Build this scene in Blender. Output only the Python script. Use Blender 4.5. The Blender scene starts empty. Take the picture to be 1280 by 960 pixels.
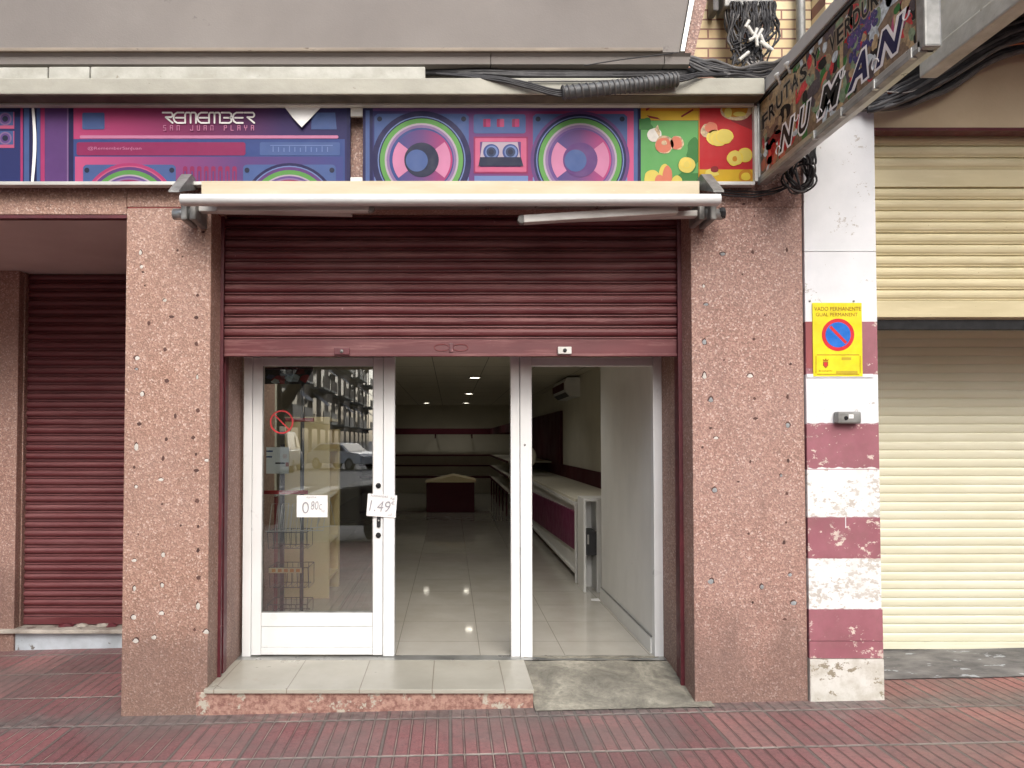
import bpy, bmesh, math, random
from mathutils import Vector, Matrix, noise as mn
random.seed(7)
S = bpy.context.scene
COL = S.collection
PI = math.pi
R = math.radians

# ------------------------------------------------------------------ camera, sky, sun, exposure
F = 900.0                      # focal length in pixels of the 1280 wide photograph
TH = R(1.5)
CAM = Vector((0.0, -4.02, 1.5))
cd = bpy.data.cameras.new('camera')
cam = bpy.data.objects.new('camera', cd); COL.objects.link(cam)
cd.sensor_width = 36; cd.lens = 36*F/1280
cam.location = CAM
cam.rotation_euler = (R(90)+TH, 0, 0)
PX0 = 563.0
PY0 = 550.0 - F*math.tan(TH)
cd.shift_x = (640-PX0)/1280
cd.shift_y = (PY0-480)/1280
cd.clip_end = 2000; cd.clip_start = 0.05
S.camera = cam

SUN_EL, SUN_AZ = 38.0, 170.0     # veiled sun high over the street, very soft
w = bpy.data.worlds.new("World"); S.world = w; w.use_nodes = True
nt = w.node_tree
sky = nt.nodes.new('ShaderNodeTexSky'); sky.sky_type = 'NISHITA'; sky.sun_disc = False
sky.sun_elevation = R(SUN_EL); sky.sun_rotation = R(SUN_AZ)
sky.dust_density = 3.0; sky.ozone_density = 0.7; sky.air_density = 0.8
bg = nt.nodes['Background']; bg.inputs['Strength'].default_value = 0.15
hs = nt.nodes.new('ShaderNodeHueSaturation'); hs.inputs['Saturation'].default_value = .7     # thin white cloud
nt.links.new(sky.outputs[0], hs.inputs['Color']); nt.links.new(hs.outputs[0], bg.inputs[0])
sl = bpy.data.lights.new('sun', 'SUN'); sl.energy = 1.2; sl.angle = R(60); sl.color = (1, .985, .96)
so = bpy.data.objects.new('sun', sl); COL.objects.link(so)
sd = Vector((math.sin(R(SUN_AZ))*math.cos(R(SUN_EL)), math.cos(R(SUN_AZ))*math.cos(R(SUN_EL)), math.sin(R(SUN_EL))))
so.rotation_euler = sd.to_track_quat('Z', 'Y').to_euler()
so.location = sd*40
S.view_settings.view_transform = 'Standard'
S.view_settings.look = 'None'
S.view_settings.gamma = 1
S.view_settings.exposure = 1.12
S.cycles.max_bounces = 10
S.cycles.diffuse_bounces = 5
S.cycles.glossy_bounces = 4
S.cycles.transparent_max_bounces = 12
S.cycles.caustics_reflective = False; S.cycles.caustics_refractive = False

# ------------------------------------------------------------------ projection helpers (real places from the photograph)
def ray(px, py):
    f = Vector((0, math.cos(TH), math.sin(TH))); u = Vector((0, -math.sin(TH), math.cos(TH)))
    return f + Vector((1, 0, 0))*((px-PX0)/F) + u*((PY0-py)/F)
def W(px, py, Y):
    d = ray(px, py); return CAM + d*((Y-CAM.y)/d.y)
def WX(px, Y, py=550): return W(px, py, Y).x
def WZ(py, Y, px=563): return W(px, py, Y).z

# ------------------------------------------------------------------ materials
def lin(c):
    c /= 255.0
    return c/12.92 if c <= .04045 else ((c+.055)/1.055)**2.4
def C(r, g, b, k=.85): return (lin(r)*k, lin(g)*k, lin(b)*k, 1)
MATS = {}
class NT:
    def __init__(s, name):
        s.m = bpy.data.materials.new(name); s.m.use_nodes = True
        s.t = s.m.node_tree; s.n = s.t.nodes; s.l = s.t.links
        s.b = s.n['Principled BSDF']
        s.co = s.n.new('ShaderNodeTexCoord').outputs['Object']
    def link(s, a, b): s.l.new(a, b)
    def noise(s, scale, detail=4, rough=.55, stretch=None, dist=0, off=(0, 0, 0)):
        n = s.n.new('ShaderNodeTexNoise'); n.inputs['Scale'].default_value = scale
        n.inputs['Detail'].default_value = detail; n.inputs['Roughness'].default_value = rough
        n.inputs['Distortion'].default_value = dist
        mp = s.n.new('ShaderNodeMapping')
        mp.inputs['Scale'].default_value = stretch or (1, 1, 1); mp.inputs['Location'].default_value = off
        s.link(s.co, mp.inputs[0]); s.link(mp.outputs[0], n.inputs['Vector'])
        return n.outputs['Fac']
    def voro(s, scale, feature='F1', stretch=None, out='Distance'):
        n = s.n.new('ShaderNodeTexVoronoi'); n.inputs['Scale'].default_value = scale; n.feature = feature
        mp = s.n.new('ShaderNodeMapping'); mp.inputs['Scale'].default_value = stretch or (1, 1, 1)
        s.link(s.co, mp.inputs[0]); s.link(mp.outputs[0], n.inputs['Vector'])
        return n.outputs[out]
    def ramp(s, fac, stops, interp='LINEAR'):
        n = s.n.new('ShaderNodeValToRGB'); s.link(fac, n.inputs[0]); n.color_ramp.interpolation = interp
        e = n.color_ramp.elements
        while len(e) < len(stops): e.new(.5)
        for i, (p, c) in enumerate(stops):
            e[i].position = p
            e[i].color = c if isinstance(c, tuple) else (c, c, c, 1)
        return n.outputs[0]
    def mix(s, fac, a, b, mode='MIX'):
        n = s.n.new('ShaderNodeMix'); n.data_type = 'RGBA'; n.blend_type = mode
        for v, k in ((fac, 0), (a, 6), (b, 7)):
            if hasattr(v, 'links'): s.link(v, n.inputs[k])
            else: n.inputs[k].default_value = v
        return n.outputs[2]
    def math(s, op, a, b=0.0, c=None):
        n = s.n.new('ShaderNodeMath'); n.operation = op
        for v, k in ((a, 0), (b, 1), (c, 2)):
            if v is None: continue
            if hasattr(v, 'links'): s.link(v, n.inputs[k])
            else: n.inputs[k].default_value = v
        return n.outputs[0]
    def xyz(s):
        n = s.n.new('ShaderNodeSeparateXYZ'); s.link(s.co, n.inputs[0]); return n.outputs
    def base(s, v):
        if hasattr(v, 'links'): s.link(v, s.b.inputs['Base Color'])
        else: s.b.inputs['Base Color'].default_value = v
    def rough(s, v):
        if hasattr(v, 'links'): s.link(v, s.b.inputs['Roughness'])
        else: s.b.inputs['Roughness'].default_value = v
    def bump(s, h, strength=.3, dist=.003):
        n = s.n.new('ShaderNodeBump'); n.inputs['Strength'].default_value = strength; n.inputs['Distance'].default_value = dist
        s.link(h, n.inputs['Height']); s.link(n.outputs[0], s.b.inputs['Normal'])

def simple(name, c1, c2=None, rough=.6, scale=8, bump=.15, metal=0, stretch=None, lo=.35, hi=.68, spec=.5, speck=None, fine=60):
    k = NT(name)
    f = k.noise(scale, 6, .6, stretch)
    c2 = c2 or tuple(x*.8 for x in c1[:3])+(1,)
    c = k.ramp(f, [(lo, c2), (hi, c1)])
    if speck:                                   # (colour, threshold, scale) of chips and dirt spots
        sc, th, ss = speck
        m = k.ramp(k.noise(ss, 5, .65, stretch, off=(3, 1, 7)), [(th, 0.0), (th+.03, 1.0)])
        c = k.mix(m, c, sc)
    k.base(c)
    k.rough(k.ramp(k.noise(scale*2.3, 3), [(.3, max(rough-.1, .02)), (.7, min(rough+.1, 1))]))
    k.b.inputs['Metallic'].default_value = metal
    k.b.inputs['Specular IOR Level'].default_value = spec
    if bump: k.bump(k.noise(fine, 5, .6), bump, .004)
    return k.m

def granite(name, tint, dark=1.0, warm=0.0):
    k = NT(name)
    vc = k.n.new('ShaderNodeTexVoronoi'); vc.inputs['Scale'].default_value = 125
    k.link(k.co, vc.inputs['Vector']); vc.inputs['Randomness'].default_value = 1.0
    sep = k.n.new('ShaderNodeSeparateColor'); k.link(vc.outputs['Color'], sep.inputs[0])
    chips = k.ramp(sep.outputs[0], [(0, C(70, 48, 44)), (.14, C(118, 86, 76)), (.45, C(160, 122, 108)), (.75, C(196, 164, 148)), (.93, C(232, 214, 202))], 'CONSTANT')
    fine = k.noise(260, 3, .7)
    c = k.mix(.35, chips, k.ramp(fine, [(.3, C(104, 74, 62)), (.7, C(216, 180, 158))]))
    c = k.mix(.24, c, tint)
    big = k.noise(2.2, 5, .6)
    c = k.mix(k.ramp(big, [(.35, .0), (.75, .38)]), c, C(176, 150, 140))
    z = k.xyz()[2]
    n2 = k.noise(5, 6, .65, (1, 1, .5), off=(9, 2, 1))
    g = k.math('ADD', z, k.math('MULTIPLY', n2, -1.0)); g = k.math('ADD', g, .22)
    low = k.ramp(g, [(.0, 1.0), (.16, .45), (.4, .0)])           # street dirt splashed on the foot of the stone
    c = k.mix(k.math('MULTIPLY', low, .5), c, C(104, 84, 76))
    st = k.ramp(k.noise(3, 5, .6, (3, 3, .35), off=(1, 5, 3)), [(.55, 0.0), (.75, .35)])
    c = k.mix(st, c, C(120, 92, 84))
    k.base(c); k.rough(.62); k.bump(k.math('ADD', k.noise(90, 4, .7), vc.outputs['Distance']), .45, .004)
    return k.m

def M(name):
    return MATS[name]
def setup_materials():
    D = MATS
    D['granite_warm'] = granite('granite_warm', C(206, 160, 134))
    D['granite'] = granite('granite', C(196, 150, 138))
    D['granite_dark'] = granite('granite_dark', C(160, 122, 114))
    D['joint_red'] = simple('joint_red', C(150, 60, 60))
    D['pit'] = simple('pit', C(110, 78, 70), C(70, 50, 46), .9)
    D['plug'] = simple('plug', C(230, 226, 218), C(190, 186, 176), .9)
    D['plug_grey'] = simple('plug_grey', C(170, 178, 180), C(130, 130, 128), .8)
    # maroon slats: worn paint, dusty streaks, upward rib faces painted paler like caught light
    def slat(name, a, b, dust_lit, worn, amt=.5):
        k = NT(name)
        f = k.noise(3.2, 6, .6, (.5, 1, 2.2))
        c = k.ramp(f, [(.3, b), (.7, a)])
        s1 = k.noise(26, 6, .7, (.06, 1, 1.0))
        c = k.mix(k.math('MULTIPLY', k.ramp(s1, [(.52, 0.0), (.68, 1.0)]), amt), c, dust_lit)
        s2 = k.noise(40, 5, .7, off=(4, 4, 1))
        c = k.mix(k.ramp(s2, [(.69, 0.0), (.72, .8)]), c, worn)
        big = k.noise(.9, 5, .6, (1, 1, 1.4), off=(2, 0, 5))
        c = k.mix(k.ramp(big, [(.48, 0.0), (.7, .28)]), c, dust_lit)
        ge = k.n.new('ShaderNodeNewGeometry'); sp = k.n.new('ShaderNodeSeparateXYZ'); k.link(ge.outputs['Normal'], sp.inputs[0])
        up = k.ramp(sp.outputs[2], [(.25, 0.0), (.75, 1.0)]); up = k.math('MULTIPLY', up, k.ramp(k.noise(9, 6, .7, (.25, 1, 1.6), off=(6, 0, 0)), [(.3, .25), (.7, 1.0)]))  # upward slat faces lightened in the colour, imitating light from above
        c = k.mix(k.math('MULTIPLY', up, amt*1.3), c, dust_lit)
        grime = k.ramp(k.noise(24, 6, .75, (1, 1, 2), off=(0, 7, 3)), [(.66, 0.0), (.72, .55)]); c = k.mix(grime, c, tuple(v*.4 for v in a[:3])+(1,))
        k.base(c); k.rough(k.ramp(s1, [(.4, .45), (.7, .68)])); k.bump(s2, .12, .003)
        return k.m
    D['maroon_slat'] = slat('maroon_slat', C(112, 50, 54), C(90, 36, 40), C(178, 134, 130), C(190, 150, 150), .45)
    D['maroon_slat_old'] = slat('maroon_slat_old', C(110, 50, 54), C(92, 38, 42), C(150, 104, 104), C(160, 120, 120), .4)
    D['maroon_paint'] = simple('maroon_paint', C(108, 44, 52), C(84, 32, 40), .45, 6, .2, speck=(C(150, 100, 100), .66, 20))
    D['cream_slat_old'] = slat('cream_slat_old', C(222, 210, 170), C(198, 186, 146), C(236, 226, 190), C(124, 98, 72), .5)
    D['cream_slat'] = slat('cream_slat', C(230, 228, 202), C(222, 219, 190), C(246, 245, 228), C(216, 208, 184), .3)
    D['white_frame'] = simple('white_frame', C(246, 248, 248), C(232, 234, 232), .35, 3, .04, stretch=(1, 1, .4), speck=(C(206, 204, 192), .72, 30))
    D['white_dirty'] = simple('white_dirty', C(232, 232, 226), C(204, 202, 194), .5, 4, .1, speck=(C(150, 146, 138), .68, 16))
    D['rail'] = simple('rail', C(226, 226, 220), C(180, 178, 172), .4, 6, .05, .0, stretch=(.3, 1, 1))
    D['alu'] = simple('alu', C(190, 190, 186), C(150, 150, 146), .35, 5, .05, .6)
    D['grey_metal'] = simple('grey_metal', C(160, 160, 156), C(120, 120, 116), .5, 12, .1, .3)
    D['black_plastic'] = simple('black_plastic', C(44, 44, 48), C(30, 30, 32), .5, 12, .05)
    D['black_hole'] = simple('black_hole', C(16, 16, 18), C(12, 12, 14), .8, 12, 0)
    D['cable'] = simple('cable', C(42, 40, 42), C(26, 26, 30), .55, 14, .05)
    D['cable_grey'] = simple('cable_grey', C(104, 102, 100), C(74, 72, 72), .6, 14, .05)
    D['cable_white'] = simple('cable_white', C(190, 186, 180), C(150, 146, 140), .5, 14, .05)
    D['cable_orange'] = simple('cable_orange', C(190, 110, 70), None, .6)
    D['wrap'] = simple('wrap', C(92, 94, 96), C(60, 62, 64), .5, 20, .2)
    D['awning_fabric'] = simple('awning_fabric', C(202, 190, 164), C(190, 176, 146), .8, 5, .15, stretch=(.5, 1, 1), speck=(C(206, 192, 160), .6, 8))
    D['awning_bar'] = simple('awning_bar', C(226, 228, 226), C(206, 208, 206), .5, 4, .03, stretch=(.3, 1, 1))
    D['concrete_fascia'] = simple('concrete_fascia', C(186, 184, 170), C(160, 158, 146), .85, 5, .35, stretch=(.6, 1, 1.5), speck=(C(120, 112, 100), .69, 14), lo=.3, hi=.7)
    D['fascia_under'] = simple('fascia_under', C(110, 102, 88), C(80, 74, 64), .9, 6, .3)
    D['moulding'] = simple('moulding', C(158, 146, 130), C(134, 124, 112), .85, 6, .3, stretch=(.4, 1, 2), speck=(C(110, 98, 86), .66, 20))
    D['grey_render'] = simple('grey_render', C(142, 136, 130), C(130, 124, 119), .9, 1.1, .3, fine=120, speck=(C(118, 112, 108), .7, 4))
    D['slab_white'] = simple('slab_white', C(204, 204, 194), C(172, 170, 158), .85, 7, .3, speck=(C(140, 132, 116), .67, 18))
    D['soffit_grey'] = simple('soffit_grey', C(232, 226, 220), C(218, 210, 204), .9, 1.5, .2)
    D['tan_wall'] = simple('tan_wall', C(222, 204, 172), C(208, 188, 156), .9, 2.5, .3, speck=(C(120, 90, 66), .75, 18))
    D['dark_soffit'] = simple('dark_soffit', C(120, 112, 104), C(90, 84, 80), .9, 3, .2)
    D['beam_grey'] = simple('beam_grey', C(190, 188, 184), C(172, 170, 166), .7, 3, .1)
    # painted column: plaster paint with chips
    def paint(name, a, b, chip, th, ss, dirt=None):
        k = NT(name)
        c = k.ramp(k.noise(4, 5, .6), [(.35, b), (.68, a)])
        n = k.noise(ss, 7, .72, (1, 1, 1.5), off=(2, 3, 4)); big = k.noise(5, 3, .5, off=(7, 1, 2))
        m = k.math('ADD', k.math('MULTIPLY', n, .62), k.math('MULTIPLY', big, .38))
        mask = k.ramp(m, [(th, 0.0), (th+.012, 1.0)])
        c = k.mix(mask, c, chip)
        if dirt:
            c = k.mix(k.ramp(k.noise(7, 6, .7, off=(8, 8, 8)), [(.45, 0.0), (.7, .7)]), c, dirt)
        k.base(c); k.rough(.55); k.bump(k.mix(.5, mask, k.noise(60, 4, .6)), .3, .003)
        return k.m
    D['col_white'] = paint('col_white', C(242, 244, 246), C(230, 233, 235), C(196, 192, 186), .60, 26)
    D['col_white_worn'] = paint('col_white_worn', C(248, 250, 248), C(232, 234, 232), C(196, 190, 180), .525, 30, C(222, 220, 212))
    D['col_pink'] = paint('col_pink', C(168, 108, 118), C(150, 92, 102), C(226, 212, 198), .565, 24, C(140, 96, 98))
    D['col_pink_dark'] = paint('col_pink_dark', C(160, 84, 84), C(150, 76, 78), C(234, 218, 200), .62, 16)
    D['col_foot'] = paint('col_foot', C(232, 231, 224), C(214, 212, 202), C(150, 140, 120), .56, 18, C(168, 160, 140))
    # brick
    k = NT('cream_brick')
    b = k.n.new('ShaderNodeTexBrick'); mp = k.n.new('ShaderNodeMapping'); mp.inputs['Rotation'].default_value = (R(90), 0, 0)
    k.link(k.co, mp.inputs[0]); k.link(mp.outputs[0], b.inputs['Vector'])
    b.inputs['Scale'].default_value = 1; b.inputs['Brick Width'].default_value = .25; b.inputs['Row Height'].default_value = .066
    b.inputs['Mortar Size'].default_value = .006; b.inputs['Color1'].default_value = C(246, 232, 190); b.inputs['Color2'].default_value = C(232, 208, 160)
    b.inputs['Mortar'].default_value = C(150, 112, 100)
    k.base(k.mix(k.ramp(k.noise(9, 5), [(.4, 0.0), (.8, .4)]), b.outputs['Color'], C(190, 150, 130)))
    k.rough(.8); k.bump(b.outputs['Fac'], -.6, .008); D['cream_brick'] = k.m
    # pavement: red grooved tiles 0.335 x 0.45
    k = NT('red_paving')
    x, y, z = k.xyz()
    wob = k.noise(2.5, 3); wx = k.math('ADD', x, k.math('MULTIPLY', k.math('SUBTRACT', wob, .5), .004))
    wy = k.math('ADD', y, k.math('MULTIPLY', k.math('SUBTRACT', k.noise(1.7, 3, off=(5, 5, 5)), .5), .014))
    def line(v, period, half, off=0.0, soft=.35):
        t = k.math('PINGPONG', k.math('ADD', v, off), period/2)
        return k.ramp(k.math('DIVIDE', t, period/2), [(half*(1-soft), 1.0), (half*(1+soft), 0.0)])
    g = line(wx, .067, .17); gl = line(wx, .067, .06)
    jx = line(wx, .335, .05)
    jy = line(wy, .45, .045, .13)
    tid = k.n.new('ShaderNodeTexWhiteNoise'); tid.noise_dimensions = '2D'
    cmb = k.n.new('ShaderNodeCombineXYZ')
    k.link(k.math('FLOOR', k.math('DIVIDE', wx, .335)), cmb.inputs[0]); k.link(k.math('FLOOR', k.math('DIVIDE', k.math('ADD', wy, .13), .45)), cmb.inputs[1])
    k.link(cmb.outputs[0], tid.inputs['Vector'])
    c = k.ramp(tid.outputs['Value'], [(0, C(116, 74, 76)), (.5, C(144, 92, 93)), (1, C(166, 118, 114))])
    # tiles to the right have faded to brick orange
    fade = k.ramp(k.math('ADD', x, k.math('MULTIPLY', k.noise(1.2, 4), 1.2)), [(0, 0.0), (1, 1.0)])
    fr = k.n.new('ShaderNodeMapRange'); fr.inputs[1].default_value = 2.2; fr.inputs[2].default_value = 3.6
    k.link(k.math('ADD', x, k.noise(1.2, 4)), fr.inputs[0])
    c = k.mix(k.math('MULTIPLY', fr.outputs[0], .6), c, C(172, 118, 106))
    c = k.mix(k.ramp(k.noise(140, 4, .75), [(.4, .0), (.68, .55)]), c, C(180, 134, 132))
    c = k.mix(k.ramp(k.noise(38, 5, .7, off=(1, 1, 1)), [(.5, .0), (.72, .6)]), c, C(84, 58, 60))
    gm = k.ramp(k.noise(4, 5, .6, off=(4, 0, 0)), [(.38, C(92, 70, 68)), (.5, C(150, 128, 120)), (.62, C(202, 182, 168))])
    c = k.mix(k.math('MULTIPLY', g, .7), c, C(84, 62, 60))
    lw = k.n.new('ShaderNodeMapRange'); lw.inputs[1].default_value = 1.9; lw.inputs[2].default_value = 1.0; k.link(k.math('ADD', x, k.math('MULTIPLY', k.noise(1.5, 3), .8)), lw.inputs[0])
    c = k.mix(k.math('MULTIPLY', k.math('MULTIPLY', gl, lw.outputs[0]), k.ramp(k.noise(3.5, 3, .5, off=(4, 0, 0)), [(.38, .15), (.6, .95)])), c, C(196, 178, 164))
    jm = k.ramp(k.noise(6, 5, .6, off=(0, 6, 0)), [(.35, C(112, 106, 100)), (.6, C(176, 168, 158))])
    j = k.math('MAXIMUM', jx, jy)
    c = k.mix(k.math('MULTIPLY', jx, .9), c, C(112, 104, 98))
    c = k.mix(jy, c, jm)
    dirt = k.ramp(k.noise(1.6, 6, .62, off=(3, 9, 0)), [(.42, 0.0), (.62, .62)])
    c = k.mix(dirt, c, C(112, 98, 94))
    # grey film of old mortar near the walls
    wd = k.math('ABSOLUTE', k.math('ADD', y, .06)); wd = k.math('ADD', wd, k.math('MULTIPLY', k.noise(5, 6, .7, off=(2, 2, 2)), .36))
    film = k.ramp(wd, [(.18, 1.0), (.36, 0.0)])
    c = k.mix(k.math('MULTIPLY', film, .8), c, k.ramp(k.noise(22, 6, .7), [(.35, C(84, 80, 78)), (.65, C(136, 130, 124))]))
    gum = k.ramp(k.voro(2.6), [(.028, .7), (.036, .0)]); c = k.mix(gum, c, C(60, 54, 54))
    sm = k.ramp(k.noise(.9, 5, .6, off=(7, 3, 0)), [(.5, 0.0), (.62, .4)]); c = k.mix(sm, c, C(120, 112, 108))
    k.base(c); k.rough(k.ramp(k.noise(9, 4), [(.3, .45), (.7, .75)]))
    hh = k.math('SUBTRACT', k.math('MULTIPLY', k.noise(120, 3), .25), k.math('MAXIMUM', g, j))
    k.bump(hh, .9, .007); D['red_paving'] = k.m
    # pale tiles
    def tiles(name, a, b, grout, tw, td, ox, oy, rough, gw=.012, refl=.5, vein=None):
        k = NT(name); x, y, z = k.xyz()
        def ln(v, period, off):
            t = k.math('PINGPONG', k.math('ADD', v, off), period/2); t = k.math('DIVIDE', t, period/2)
            return k.ramp(t, [(gw*.6, 1.0), (gw*1.3, 0.0)])
        j = k.math('MAXIMUM', ln(x, tw, ox), ln(y, td, oy))
        c = k.ramp(k.noise(3, 5, .6), [(.3, b), (.7, a)])
        if vein: c = k.mix(k.ramp(k.noise(11, 6, .7, off=(2, 2, 0)), [(.6, 0.0), (.7, .5)]), c, vein)
        c = k.mix(j, c, grout); k.base(c)
        k.rough(k.ramp(k.noise(5, 5, .6), [(.3, rough*.75), (.75, rough*1.4)])); k.b.inputs['Specular IOR Level'].default_value = refl
        k.bump(k.math('ADD', k.math('SUBTRACT', 1.0, j), k.math('MULTIPLY', k.noise(3, 2), .05)), .3, .002)
        return k.m
    D['step_tile'] = tiles('step_tile', C(186, 182, 168), C(172, 168, 154), C(140, 130, 116), .4, 2.0, .1, .7, .35, .014, vein=C(170, 158, 140))
    D['floor_tile'] = tiles('floor_tile', C(200, 196, 186), C(186, 182, 170), C(140, 134, 124), .54, .54, .35, .16, .05, .007, .6)
    D['step_granite'] = simple('step_granite', C(186, 148, 132), C(140, 100, 90), .8, 44, .8, speck=(C(190, 182, 166), .58, 9), lo=.38, hi=.6)
    # ramp of worn cement
    k = NT('cement')
    c = k.ramp(k.noise(5, 7, .68, dist=.6), [(.3, C(112, 108, 98)), (.5, C(150, 146, 132)), (.72, C(196, 190, 172))])
    c = k.mix(k.ramp(k.noise(26, 6, .7), [(.45, 0.0), (.7, .6)]), c, C(100, 98, 90))
    k.base(c); k.rough(.85); k.bump(k.noise(30, 7, .7), .8, .012); D['cement'] = k.m
    D['cement_dark'] = simple('cement_dark', C(142, 140, 138), C(96, 94, 94), .8, 5, .5, stretch=(1, 1.6, 1), speck=(C(176, 180, 184), .6, 6))
    D['cement_gutter'] = simple('cement_gutter', C(128, 116, 110), C(88, 80, 78), .9, 9, .6)
    D['step_blue'] = simple('step_blue', C(206, 216, 224), C(170, 178, 184), .7, 5, .3, speck=(C(120, 116, 110), .64, 12))
    D['marble_worn'] = simple('marble_worn', C(204, 198, 186), C(150, 142, 132), .6, 7, .4, speck=(C(110, 98, 90), .6, 12))
    D['asphalt'] = simple('asphalt', C(104, 104, 106, 1), C(84, 84, 88, 1), .85, 2, .4)
    D['kerb'] = simple('kerb', C(168, 164, 156), C(140, 136, 130), .8, 5, .3)
    D['road_white'] = simple('road_white', C(226, 226, 222), C(180, 180, 178), .7, 6, .1)
    # interior
    D['int_wall'] = simple('int_wall', C(228, 223, 206), C(218, 213, 196), .8, 2, .1)
    D['int_ceiling'] = tiles('int_ceiling', C(222, 216, 198), C(214, 208, 190), C(90, 86, 78), .62, 1.2, .2, 0, .7, .012)
    D['int_white'] = simple('int_white', C(240, 240, 236), C(226, 226, 222), .45, 2, .05, stretch=(1, 1, .5), speck=(C(170, 168, 160), .7, 9))
    D['dark_maroon'] = simple('dark_maroon', C(84, 26, 38), C(74, 22, 33), .6, 1, .02, spec=.2)
    D['purple_panel'] = simple('purple_panel', C(128, 44, 88), C(112, 36, 76), .4, 4, .03)
    D['beige_board'] = simple('beige_board', C(248, 228, 178), C(240, 218, 168), .5, 2, .03)
    D['red_wall'] = simple('red_wall', C(150, 44, 58), C(130, 36, 48), .6, 3, .05)
    D['white_wire'] = simple('white_wire', C(236, 234, 228), C(210, 208, 200), .4, 5, 0)
    D['black_wire'] = simple('black_wire', C(42, 38, 40), C(30, 28, 30), .4, 5, 0)
    D['red_plastic'] = simple('red_plastic', C(206, 44, 52), C(180, 36, 44), .4, 5, 0)
    D['orange_print'] = simple('orange_print', C(236, 160, 40), C(220, 130, 30), .5, 30, 0)
    D['paper'] = simple('paper', C(250, 250, 248), C(240, 240, 238), .8, 8, .05)
    D['pencil'] = simple('pencil', C(170, 170, 176), C(146, 146, 152), .8, 8, 0)
    # sign inks
    flat = dict(navy=(44, 42, 92), blue=(88, 112, 170), lblue=(128, 150, 205), midblue=(68, 88, 152), violet=(120, 90, 158), purple=(112, 74, 138),
                pink=(232, 150, 190), hot=(200, 70, 128), crimson=(164, 50, 104), green=(110, 176, 92), cream_ink=(206, 190, 204), lilac=(160, 128, 178),
                dark_ink=(44, 50, 78), white_ink=(246, 242, 240), slate=(60, 76, 112), rose=(226, 110, 150), yellow_ink=(234, 190, 44),
                red_ink=(208, 40, 46), darkred=(150, 36, 40), green_ink=(112, 186, 106), dgreen=(70, 140, 70), salmon=(240, 140, 110),
                banana=(246, 224, 110), orange_ink=(222, 150, 40), sign_yellow=(252, 236, 40), sign_red=(226, 44, 52), sign_blue=(28, 120, 220), brown_ink=(170, 110, 30),
                black_ink=(34, 32, 34), tan_ink=(176, 150, 112), grape=(44, 40, 100), lettuce=(120, 140, 110), pale_ink=(190, 200, 204), pepper=(196, 44, 50), aub=(70, 58, 64), potato=(150, 128, 96), brown2=(120, 98, 78), lettering_edge=(196, 180, 156), gold=(214, 186, 50))
    PHOTO = {'aub', 'lettuce', 'pepper', 'tan_ink', 'potato', 'brown2', 'pale_ink', 'grape'}
    for n, c in flat.items():
        c1 = C(*c, k=.54)
        if n in PHOTO: D[n] = simple(n, C(*c, k=1.1), C(*c, k=.42), .5, 45, 0, lo=.3, hi=.62)
        elif n.startswith('sign_') or n in ('brown_ink', 'gold'): D[n] = simple(n, C(*c, k=.85), None, .4, 9, 0)
        elif n == 'white_ink': D[n] = simple(n, C(*c, k=.9), None, .35, 9, 0)
        else: D[n] = simple(n, c1, tuple(v*.9 for v in c1[:3])+(1,), .55, 9, 0, spec=.2)
    def rng(a, b, base): return (WX(a, -.06)-WX(base, -.06), WX(b, -.06)-WX(base, -.06))
    GL0, GR0, GC1, GC2 = rng(92, 437, 240), rng(455, 795, 625), rng(490, 566, 625), rng(688, 764, 625)
    def grad(name, stops, x0, x1, ax=0):
        k = NT(name)
        mr = k.n.new('ShaderNodeMapRange'); mr.inputs[1].default_value = x0; mr.inputs[2].default_value = x1
        k.link(k.xyz()[ax], mr.inputs[0])
        k.base(k.ramp(mr.outputs[0], [(p, C(*c, k=.52)) for p, c in stops])); k.rough(.55); k.b.inputs['Specular IOR Level'].default_value = .2; D[name] = k.m
    grad('print_left', [(0, (214, 80, 136)), (.45, (140, 54, 104)), (.75, (72, 54, 112)), (1, (50, 50, 104))], *GL0)
    grad('print_left_low', [(0, (226, 100, 150)), (.3, (170, 80, 140)), (.6, (110, 76, 140)), (1, (70, 84, 150))], *GL0)
    grad('print_right', [(0, (52, 60, 120)), (.35, (110, 74, 140)), (.7, (160, 60, 120)), (1, (226, 100, 150))], *GR0)
    grad('cone', [(0, (70, 84, 150)), (.5, (120, 80, 140)), (1, (200, 64, 124))], *GC1)
    grad('cone2', [(0, (80, 84, 150)), (.5, (120, 80, 140)), (1, (210, 80, 140))], *GC2)
    # glass: clear sheet with a true surface reflection
    k = NT('glass')
    k.n.remove(k.b)
    fr = k.n.new('ShaderNodeFresnel'); fr.inputs[0].default_value = 2.05
    tr = k.n.new('ShaderNodeBsdfTransparent'); tr.inputs[0].default_value = (.9, .93, .92, 1)
    gl = k.n.new('ShaderNodeBsdfGlossy'); gl.inputs['Roughness'].default_value = 0.0; gl.inputs[0].default_value = (1, 1, 1, 1)
    mx = k.n.new('ShaderNodeMixShader'); k.link(fr.outputs[0], mx.inputs[0]); k.link(tr.outputs[0], mx.inputs[1]); k.link(gl.outputs[0], mx.inputs[2])
    k.link(mx.outputs[0], k.n['Material Output'].inputs[0]); D['glass'] = k.m
    k = NT('lamp_glow'); k.b.inputs['Emission Color'].default_value = (1, .93, .78, 1); k.b.inputs['Emission Strength'].default_value = 5.0; k.base((1, 1, 1, 1)); D['lamp_glow'] = k.m
    # street
    D['facade_cream'] = simple('facade_cream', C(120, 110, 96), C(106, 96, 84), .9, 1, .1)
    D['facade_brick'] = simple('facade_brick', C(164, 116, 92), C(146, 100, 80), .9, 1, .1)
    D['facade_grey'] = simple('facade_grey', C(120, 120, 120), C(104, 104, 104), .9, 1, .1)
    D['window_dark'] = simple('window_dark', C(56, 62, 72), C(44, 50, 60), .12, 1, 0)
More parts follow.
